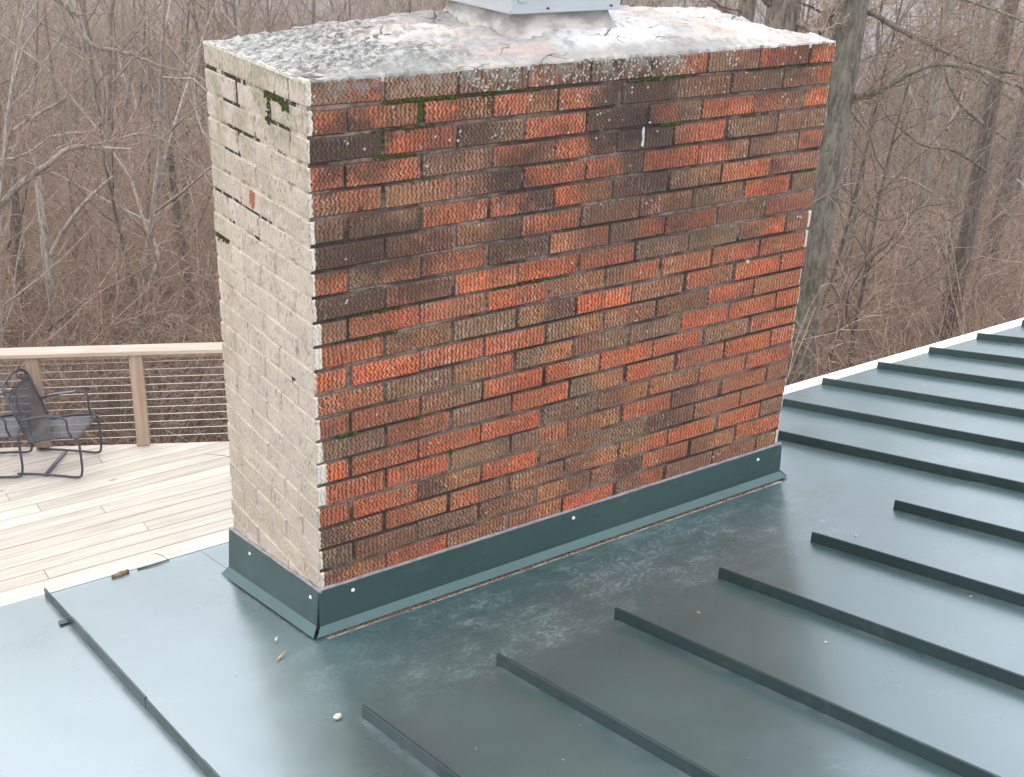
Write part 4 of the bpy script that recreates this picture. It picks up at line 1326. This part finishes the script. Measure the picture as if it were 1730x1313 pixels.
HEAD = math.atan2(.566, .824)
tree_spots = []
def free(x, y, dmin):
    if y < 2.2 and x < 14: return False
    if y < 12.2 and x < 6.5 and x > -6: return False
    for (a, b, c) in tree_spots:
        if (a-x)**2 + (b-y)**2 < dmin*dmin: return False
    return True
LABELS = ['bare grey brown woodland tree on the slope below the house', 'bare pale barked woodland tree on the slope below the house',
          'slim dark bare sapling among the woodland trees', 'slim pale bare sapling among the woodland trees',
          'low spreading bare tree with pale limbs in the woodland', 'low spreading dark bare tree in the woodland',
          'small bare tree with lichened bark in the woodland']
rr = random.Random(99)
cnt = 0; tries = 0
CAMXY = Vector((CAM_LOC.x, CAM_LOC.y))
while cnt < 285 and tries < 20000:
    tries += 1
    u = rr.random(); r = 12 + 66 * u ** .62
    a = HEAD + rr.uniform(-.62, .62)
    x = CAMXY.x + r * math.sin(a); y = CAMXY.y + r * math.cos(a)
    if not free(x, y, 1.5 + r * .022): continue
    i = rr.choices(range(7), [3, 2, 4, 3, 3, 3, 3])[0]
    tm, cm, Hh = protos[i]
    gz = ground_z(x, y)
    top = 1.4 + .02 * r + rr.uniform(-4, .4)                # the crowns stay about level with the roof
    s = max(.45, min(1.35, (top - gz) / Hh))
    tree_spots.append((x, y, r))
    t = bpy.data.objects.new('bare_tree', None); COL.objects.link(t)
    t.location = (x, y, gz); t.rotation_euler = (rr.gauss(0, .05), rr.gauss(0, .05), rr.uniform(0, 6.28)); t.scale = (s, s, s)
    q = CR.transposed() @ (Vector((x, y, gz + Hh * s * .7)) - CAM_LOC)
    px = 865 + 2043.96 * q.x / -q.z
    where = ('outside the left edge of the view' if px < 0 else 'at the far left above the deck railing' if px < 170 else
             'between deck railing posts and painted chimney side' if px < 400 else 'behind the left half of the chimney' if px < 880 else
             'behind the right half of the chimney' if px < 1390 else 'just right of the lichened trunk' if px < 1540 else
             'at the right above the white roof trim' if px < 1730 else 'outside the right edge of the view')
    how = 'near' if r < 28 else 'middle distance' if r < 48 else 'distant'
    kinds = ['grey brown bare tree', 'pale barked bare tree', 'slim dark bare sapling', 'slim pale bare sapling', 'low spreading pale tree', 'low spreading dark tree', 'small lichened bare tree']
    tag(t, f'{how} {kinds[i]} {where}', 'tree', 'bare woodland trees on the hillside')
    for nm, me in (('trunk', tm), ('crown', cm)):
        o = bpy.data.objects.new(nm, me); COL.objects.link(o); o.parent = t
    cnt += 1

# one-of-a-kind near trees, limbs laid out in real depth
def custom_tree(label, trunk_pts, trunk_r, limbs, bark, seed, twigs=True, LS=.68):
    rr = random.Random(seed)
    base = Vector(trunk_pts[0])
    t = empty('bare_tree', base); tag(t, label, 'tree')
    mb = MB(); pts = []; rs = []
    tp = [Vector(p) for p in trunk_pts]
    for i in range(len(tp) - 1):
        n = 26
        for k in range(n):
            f = k / n; pts.append(tp[i].lerp(tp[i+1], f)); rs.append(trunk_r[i] * (1-f) + trunk_r[i+1] * f)
    pts.append(tp[-1]); rs.append(trunk_r[-1])
    n = 20
    for i, p in enumerate(pts):
        for k in range(n):
            a = 2 * math.pi * k / n
            dr = 1 + .10 * mnoise.noise(Vector((math.cos(a) * 3.2, math.sin(a) * 3.2, p.z * .9 + seed))) + .05 * mnoise.noise(Vector((math.cos(a) * 8, math.sin(a) * 8, p.z * 3)))
            mb.v.append((p.x + math.cos(a) * rs[i] * dr, p.y + math.sin(a) * rs[i] * dr, p.z))
    for i in range(len(pts) - 1):
        for k in range(n):
            k2 = (k + 1) % n; mb.f.append((i*n+k, i*n+k2, (i+1)*n+k2, (i+1)*n+k))
    mb.build('trunk', bark, t, smooth=True)
    small = Segs()
    cfg = dict(TALL, biglev=0, kids=[0, 7, 6], rmin=.004)
    for (lp, r0, r1) in limbs:
        big = Segs(); r0 *= LS; r1 *= LS
        lp = [Vector(p) for p in lp]
        # catmull-rom through the given points
        P = [lp[0]*2 - lp[1]] + lp + [lp[-1]*2 - lp[-2]]
        cur = []
        for i in range(1, len(P) - 2):
            for k in range(6):
                f = k / 6
                q = .5 * ((2*P[i]) + (P[i+1]-P[i-1])*f + (2*P[i-1]-5*P[i]+4*P[i+1]-P[i+2])*f*f + (3*P[i]-P[i-1]-3*P[i+1]+P[i+2])*f**3)
                q += Vector((rr.gauss(0, .004), rr.gauss(0, .004), rr.gauss(0, .004)))
                cur.append(q)
        cur.append(lp[-1]); m = len(cur)
        tot = sum((b-a).length for a, b in zip(cur[:-1], cur[1:]))
        for i in range(m - 1):
            ra = r0 + (r1-r0)*i/(m-1); rb = r0 + (r1-r0)*(i+1)/(m-1)
            big.add(tuple(cur[i]), tuple(cur[i+1]), ra, rb)
            if twigs and i > 1 and rr.random() < .75:
                dd = rdir(rr, cur[i+1] - cur[i], rr.uniform(.4, 1.0)); dd.z += .12
                grow(small, small, rr, cur[i], dd, tot * rr.uniform(.14, .34), max(.0045, ra * .35), 1, dict(cfg, kids=[0, 6, 5]))
        me = big.mesh('limb', 8, bark); mesh_obj('limb', me, None, t)
    if limbs:
        if small.a:
            me = small.mesh('crown', 3, M['twig']); mesh_obj('crown', me, None, t)
    return t
def vert_trunk(px, py, depth, up=3.0, lean=(0, 0)):
    top = at(px, py, depth)
    gz = ground_z(top.x, top.y) - .3
    return [(top.x, top.y, gz), (top.x + lean[0]*.4, top.y + lean[1]*.4, (gz + top.z) / 2), (top.x + lean[0], top.y + lean[1], top.z), (top.x + lean[0]*1.5, top.y + lean[1]*1.5, top.z + up)]

# lichened trunk right behind the chimney, with its long limbs reaching right
DA = 12.6
custom_tree('thick lichen covered trunk rising just right of the chimney, long limbs reaching right',
    vert_trunk(1404, 240, DA, 6.5), [.19, .168, .155, .13],
    [([at(1410, 165, DA), at(1450, 162, DA-.2), at(1490, 150, DA-.4), at(1540, 122, DA-.7), at(1590, 108, DA-.9), at(1650, 120, DA-1), at(1760, 160, DA-1.2)], .055, .028),
     ([at(1425, 12, DA), at(1470, 22, DA-.3), at(1530, 55, DA-.5), at(1590, 85, DA-.6), at(1660, 112, DA-.8), at(1760, 135, DA-1)], .045, .018),
     ([at(1425, 60, DA), at(1400, 42, DA-.2), at(1412, 10, DA-.3), at(1445, -60, DA-.3)], .05, .04),
     ([at(1415, 130, DA), at(1460, 100, DA+.2), at(1520, 80, DA+.5), at(1600, 60, DA+.8), at(1690, 20, DA+1)], .03, .012),
     ([at(1404, 330, DA), at(1450, 352, DA-.2), at(1500, 372, DA-.3), at(1560, 350, DA-.5), at(1620, 340, DA-.6)], .018, .007),
     ([at(1420, -40, DA), at(1480, -30, DA-.4), at(1560, -20, DA-.6), at(1660, 10, DA-.8), at(1770, 50, DA-1)], .04, .015)],
    M['barklich'], 3)
custom_tree('stout forked brown trunk seen above the right part of the chimney cap',
    vert_trunk(1322, 30, 12.0, 5.0), [.22, .19, .165, .13],
    [([at(1325, 20, 12), at(1298, 5, 11.9), at(1280, -25, 11.8), at(1262, -80, 11.6)], .055, .04),
     ([at(1330, 40, 12), at(1352, 40, 11.9), at(1385, 55, 11.8), at(1400, 20, 11.8), at(1440, -30, 11.7)], .05, .04),
     ([at(1340, 0, 12), at(1385, 20, 12.3), at(1420, 45, 12.6), at(1480, 30, 13)], .02, .008)],
    M['bark'], 4)
custom_tree('straight brown trunk seen above the cap right of the metal shroud',
    vert_trunk(1262, 12, 15.5, 5.0), [.15, .13, .11, .09],
    [([at(1262, 20, 15.5), at(1220, 10, 15.3), at(1190, -8, 15), at(1150, -40, 15)], .03, .015),
     ([at(1265, 35, 15.5), at(1230, 22, 15.8), at(1205, 0, 16), at(1190, -30, 16)], .02, .01)], M['bark'], 5)
for i, (px, py, dp, r, lab) in enumerate([(1600, 300, 21, .12, 'grey trunk with pale forks in the woods right of centre'),
        (1672, 250, 17, .13, 'dark upright trunk in the woods near the right picture edge'),
        (1712, 200, 23, .17, 'broad dim trunk at the far right picture edge'),
        (1640, 420, 24, .10, 'thin mossy trunk low in the woods at the right')]):
    b = vert_trunk(px, py, dp, 5.0, ((i % 3 - 1) * .5, .1))
    L = [([at(px, py - 30, dp), at(px - 40 - 20*i, py - 90, dp - .5), at(px - 70 - 10*i, py - 170, dp - .8), at(px - 80, py - 240, dp - 1)], .05, .02),
         ([at(px, py - 80, dp), at(px + 30, py - 150, dp + .4), at(px + 45, py - 240, dp + .8)], .045, .02),
         ([at(px - 5, py + 40, dp), at(px - 60, py + 5, dp - .7), at(px - 115, py - 5, dp - 1.2), at(px - 160, py - 40, dp - 1.6)], .035, .012)]
    custom_tree(lab, b, [r*1.3, r, r*.8, r*.6], L, M['barkpale' if i == 0 else 'barklich' if i == 3 else 'bark'], 20 + i)
# left: the leaning tree with pale limbs
DLT = 15.0
custom_tree('leaning tree with thick pale limbs sweeping up right at the far left',
    [at(-75, 700, DLT), at(-60, 520, DLT), at(-45, 370, DLT), at(-110, 100, DLT)], [.14, .12, .10, .06],
    [([at(-30, 375, DLT), at(30, 315, DLT-.2), at(75, 282, DLT-.3), at(120, 250, DLT-.4), at(165, 250, DLT-.5), at(225, 252, DLT-.7)], .075, .022),
     ([at(-40, 340, DLT), at(0, 285, DLT), at(15, 230, DLT), at(60, 195, DLT+.2), at(110, 165, DLT+.3), at(125, 120, DLT+.4)], .06, .018),
     ([at(120, 250, DLT-.4), at(180, 240, DLT-.3), at(240, 225, DLT-.2), at(290, 245, DLT)], .03, .008),
     ([at(0, 270, DLT), at(40, 262, DLT-.3), at(90, 230, DLT-.5), at(160, 222, DLT-.8)], .028, .01)],
    M['barkpale'], 31)
custom_tree('upright grey tree with a pale limb leaning right in the left woods',
    vert_trunk(78, 420, 17.5, 1.0), [.10, .085, .07, .04],
    [([at(85, 430, 17.5), at(110, 385, 17.3), at(150, 335, 17), at(192, 298, 16.8)], .06, .03),
     ([at(80, 560, 17.5), at(95, 545, 17.2), at(140, 510, 16.8), at(200, 478, 16.4), at(270, 440, 16)], .04, .014),
     ([at(75, 330, 17.5), at(60, 280, 17.5), at(40, 230, 17.5)], .05, .02)],
    M['barkpale'], 32)
DTB = 9.5
custom_tree('dark thin branch tree hanging into the top left corner',
    [at(-250, 560, DTB+1.2), at(-245, 300, DTB+1), at(-220, 60, DTB+.7), at(-150, -160, DTB+.4)], [.16, .14, .12, .08],
    [([at(-160, -120, DTB+.4), at(20, -55, DTB+.1), at(105, 5, DTB), at(130, 35, DTB), at(155, 75, DTB), at(215, 90, DTB-.1), at(270, 110, DTB-.2), at(330, 130, DTB-.3)], .05, .008),
     ([at(130, 25, DTB), at(160, 24, DTB+.1), at(200, 20, DTB+.2)], .012, .005),
     ([at(205, 85, DTB-.1), at(225, 62, DTB-.1), at(245, 42, DTB-.1)], .010, .004)],
    M['bark'], 33, twigs=False)
for i, (px, py, dp, r, lab) in enumerate([(330, 450, 21, .10, 'dark slender trunk just left of the painted chimney side'),
        (300, 420, 26, .12, 'dim straight trunk a little left of the chimney'), (225, 380, 24, .09, 'thin grey trunk above the deck railing middle'),
        (12, 480, 19, .12, 'dark trunk at the extreme left above the railing')]):
    b = vert_trunk(px, py, dp, 2.0, ((i % 2) * .4 - .2, 0))
    L = [([at(px, py - 60, dp), at(px + 25, py - 120, dp - .5), at(px + 35, py - 170, dp - .8)], .035, .012),
         ([at(px, py - 10, dp), at(px - 35, py - 60, dp + .4), at(px - 70, py - 80, dp + .8)], .03, .012)]
    custom_tree(lab, b, [r*1.3, r, r*.8, r*.55], L, M['bark' if i != 2 else 'barkpale'], 50 + i)

# ---- stuff: far woods and undergrowth as instanced meshes
def scatter(name, label, protos_, pts, scales, rnd=1):
    me = bpy.data.meshes.new(name); me.from_pydata(pts, [], [])
    at_ = me.attributes.new('size', 'FLOAT', 'POINT'); at_.data.foreach_set('value', scales)
    o = bpy.data.objects.new(name, me); COL.objects.link(o)
    tag(o, label, kind='stuff')
    ng = bpy.data.node_groups.new(name, 'GeometryNodeTree')
    ng.interface.new_socket('Geometry', in_out='INPUT', socket_type='NodeSocketGeometry')
    ng.interface.new_socket('Geometry', in_out='OUTPUT', socket_type='NodeSocketGeometry')
    N, L = ng.nodes, ng.links
    gi = N.new('NodeGroupInput'); go = N.new('NodeGroupOutput')
    jo = N.new('GeometryNodeJoinGeometry')
    for po in reversed(protos_):
        oi = N.new('GeometryNodeObjectInfo'); oi.inputs['Object'].default_value = po; oi.inputs['As Instance'].default_value = True
        L.new(oi.outputs['Geometry'], jo.inputs[0])
    ip = N.new('GeometryNodeInstanceOnPoints'); ip.inputs['Pick Instance'].default_value = True
    mp = N.new('GeometryNodeMeshToPoints')
    L.new(gi.outputs[0], mp.inputs[0]); L.new(mp.outputs[0], ip.inputs['Points']); L.new(jo.outputs[0], ip.inputs['Instance'])
    ri = N.new('FunctionNodeRandomValue'); ri.data_type = 'INT'
    for s_ in ri.inputs:
        if s_.name == 'Max' and s_.type == 'INT': s_.default_value = len(protos_) - 1
        if s_.name == 'Min' and s_.type == 'INT': s_.default_value = 0
    L.new([q for q in ri.outputs if q.type == 'INT'][0], ip.inputs['Instance Index'])
    rz = N.new('FunctionNodeRandomValue'); rz.data_type = 'FLOAT_VECTOR'
    rz.inputs[0].default_value = (-.08, -.08, 0); rz.inputs[1].default_value = (.08, .08, 6.283); rz.inputs['Seed'].default_value = 5
    er = N.new('FunctionNodeEulerToRotation'); L.new(rz.outputs[0], er.inputs[0]); L.new(er.outputs[0], ip.inputs['Rotation'])
    na = N.new('GeometryNodeInputNamedAttribute'); na.data_type = 'FLOAT'; na.inputs['Name'].default_value = 'size'
    L.new(na.outputs['Attribute'], ip.inputs['Scale'])
    L.new(ip.outputs[0], go.inputs[0])
    md = o.modifiers.new('scatter', 'NODES'); md.node_group = ng
    return o

# coarse far tree meshes live on real trees standing among the nearest of the far wood
FAR = dict(TALL, seg=[5, 4, 3], wob=[.05, .18, .22], trop=[.02, .06, .04], taper=[.8, .8, .6], biglev=-1, kids=[17, 9], start=[.3, .15],
           ang=[(.5, 1.0), (.4, .9)], len=[(.26, .46), (.3, .55)], rk=[.5, .5], rmin=.016)
far_obs = []
for s_ in range(4):
    rr2 = random.Random(200 + s_); sm_ = Segs()
    grow(sm_, sm_, rr2, (0, 0, -.5), (0, 0, 1), 12 + s_, .13, 0, FAR)
    me = sm_.mesh('bare_tree', 3, M['twig'] if s_ % 2 else M['bark'])
    a = HEAD + (-.3 + .2 * s_); x = CAMXY.x + 82 * math.sin(a); y = CAMXY.y + 82 * math.cos(a)
    o = mesh_obj('bare_tree', me, None, None, (x, y, ground_z(x, y)))
    tag(o, ['fine twigged tree left of the chimney where the valley woods begin', 'dark small tree behind the cap where the valley woods begin', 'fine twigged tree behind the metal shroud where the valley woods begin', 'dark small tree right of the chimney where the valley woods begin'][s_], 'tree', 'far bare trees at the edge of the valley woods')
    far_obs.append(o)
rr = random.Random(5)
HOUSES = []
for i in range(11):
    px = rr.uniform(1255, 1560); py = rr.uniform(8, 95)
    d = ray(px, py); t = 1
    # walk down the ray to the valley floor
    while t < 900:
        P = CAM_LOC + d * t
        if P.z < ground_z(P.x, P.y) + 3: break
        t += 4
    HOUSES.append((P.x, P.y, rr.uniform(0, 3)))
pts = []; sc = []
for _ in range(6200):
    u = rr.random(); r = 70 + 390 * u ** .75; a = HEAD + rr.uniform(-.8, .8)
    x = CAMXY.x + r * math.sin(a); y = CAMXY.y + r * math.cos(a)
    if mnoise.noise(Vector((x * .011, y * .011, 2))) > .38 and r > 220: continue
    if any((x - hx)**2 + (y - hy)**2 < 500 for hx, hy, _ in HOUSES): continue
    pts.append((x, y, ground_z(x, y))); sc.append(rr.uniform(.7, 1.15))
scatter('valley_woods', 'brown leafless woods covering the far slope and valley', far_obs, pts, sc)

bush_obs = []
for s_ in range(5):
    rr2 = random.Random(300 + s_); sm_ = Segs()
    for q in range(16):
        a = rr2.uniform(0, 6.28); d = Vector((math.cos(a) * rr2.uniform(.1, .8), math.sin(a) * rr2.uniform(.1, .8), 1))
        grow(sm_, sm_, rr2, (rr2.gauss(0, .35), rr2.gauss(0, .35), -.1), d, rr2.uniform(1.4, 3.4), rr2.uniform(.006, .013), 0, BUSH)
    me = sm_.mesh('bare_shrub', 3, M['bramble'] if s_ % 2 == 0 else M['twig'])
    x, y = [(5, 15), (9, 13), (14, 10), (2, 19), (7, 22)][s_]
    o = mesh_obj('bare_shrub', me, None, None, (x, y, ground_z(x, y)))
    tag(o, ['broad tan shrub behind the left half of the chimney', 'fine brown shrub low behind the chimney middle', 'tan tangled shrub right of the chimney beyond the white trim', 'brown tangled shrub beyond the slanting deck railing', 'tan many stemmed shrub furthest down behind the chimney'][s_], 'shrub', 'tangled shrubs in the undergrowth')
    bush_obs.append(o)
pts = []; sc = []
for _ in range(4300):
    u = rr.random(); r = 9 + 75 * u ** .62; a = HEAD + rr.uniform(-.66, .66)
    x = CAMXY.x + r * math.sin(a); y = CAMXY.y + r * math.cos(a)
    if (y < 2.6 and x < 14) or (y < 11.2 and -6 < x < 5.2): continue
    pts.append((x, y, ground_z(x, y))); sc.append(rr.uniform(.7, 1.9))
scatter('undergrowth', 'tangled leafless reddish brown brush covering the slope', bush_obs, pts, sc)

# pale houses down in the valley
for (x, y, rz) in HOUSES:
    z = ground_z(x, y)
    hb = empty('far_house', (x, y, z), rz); tag(hb, 'tiny pale house down in the valley seen through the right hand trees', 'house', 'pale houses in the valley')
    w, l, h = 4.0, rr.uniform(5, 9), rr.uniform(3, 5)
    mb = MB(); mb.box(-l, -w, -2, l, w, h); mb.build('wall', M['far_wall'], hb, loc=(0, 0, 0))
    mb = MB(); mb.add([(-l-.4, -w-.5, h), (l+.4, -w-.5, h), (l+.4, w+.5, h), (-l-.4, w+.5, h), (-l-.4, 0, h+2.8), (l+.4, 0, h+2.8)],
                      [(0,1,5,4),(2,3,4,5),(1,2,5),(3,0,4),(0,3,2,1)])
    mb.build('roof', M['far_roof'], hb, loc=(0, 0, 0.01))
    mb = MB()
    for q in range(4):
        xx = -l + (q + .6) * l / 2; mb.box(xx - .5, -w - .05, 1, xx + .5, -w + .02, 2.4); mb.box(xx - .5, w - .02, 1, xx + .5, w + .05, 2.4)
    mb.build('window', M['glass'], hb, loc=(0, 0, 0))

# ================================================================== HAZE
mb = MB(); mb.box(-900, -700, -60, 1100, 1300, 30)
hz = mb.build('haze'); tag(hz, 'thin pale haze over the valley', kind='stuff')
hm = bpy.data.materials.new('haze'); hm.use_nodes = True
for n in list(hm.node_tree.nodes): hm.node_tree.nodes.remove(n)
ho_ = hm.node_tree.nodes.new('ShaderNodeOutputMaterial'); pv = hm.node_tree.nodes.new('ShaderNodeVolumePrincipled')
pv.inputs['Color'].default_value = (0.97, 0.93, 0.94, 1); pv.inputs['Density'].default_value = 0.0011; pv.inputs['Anisotropy'].default_value = .2
hm.node_tree.links.new(pv.outputs[0], ho_.inputs['Volume'])
hz.data.materials.append(hm)
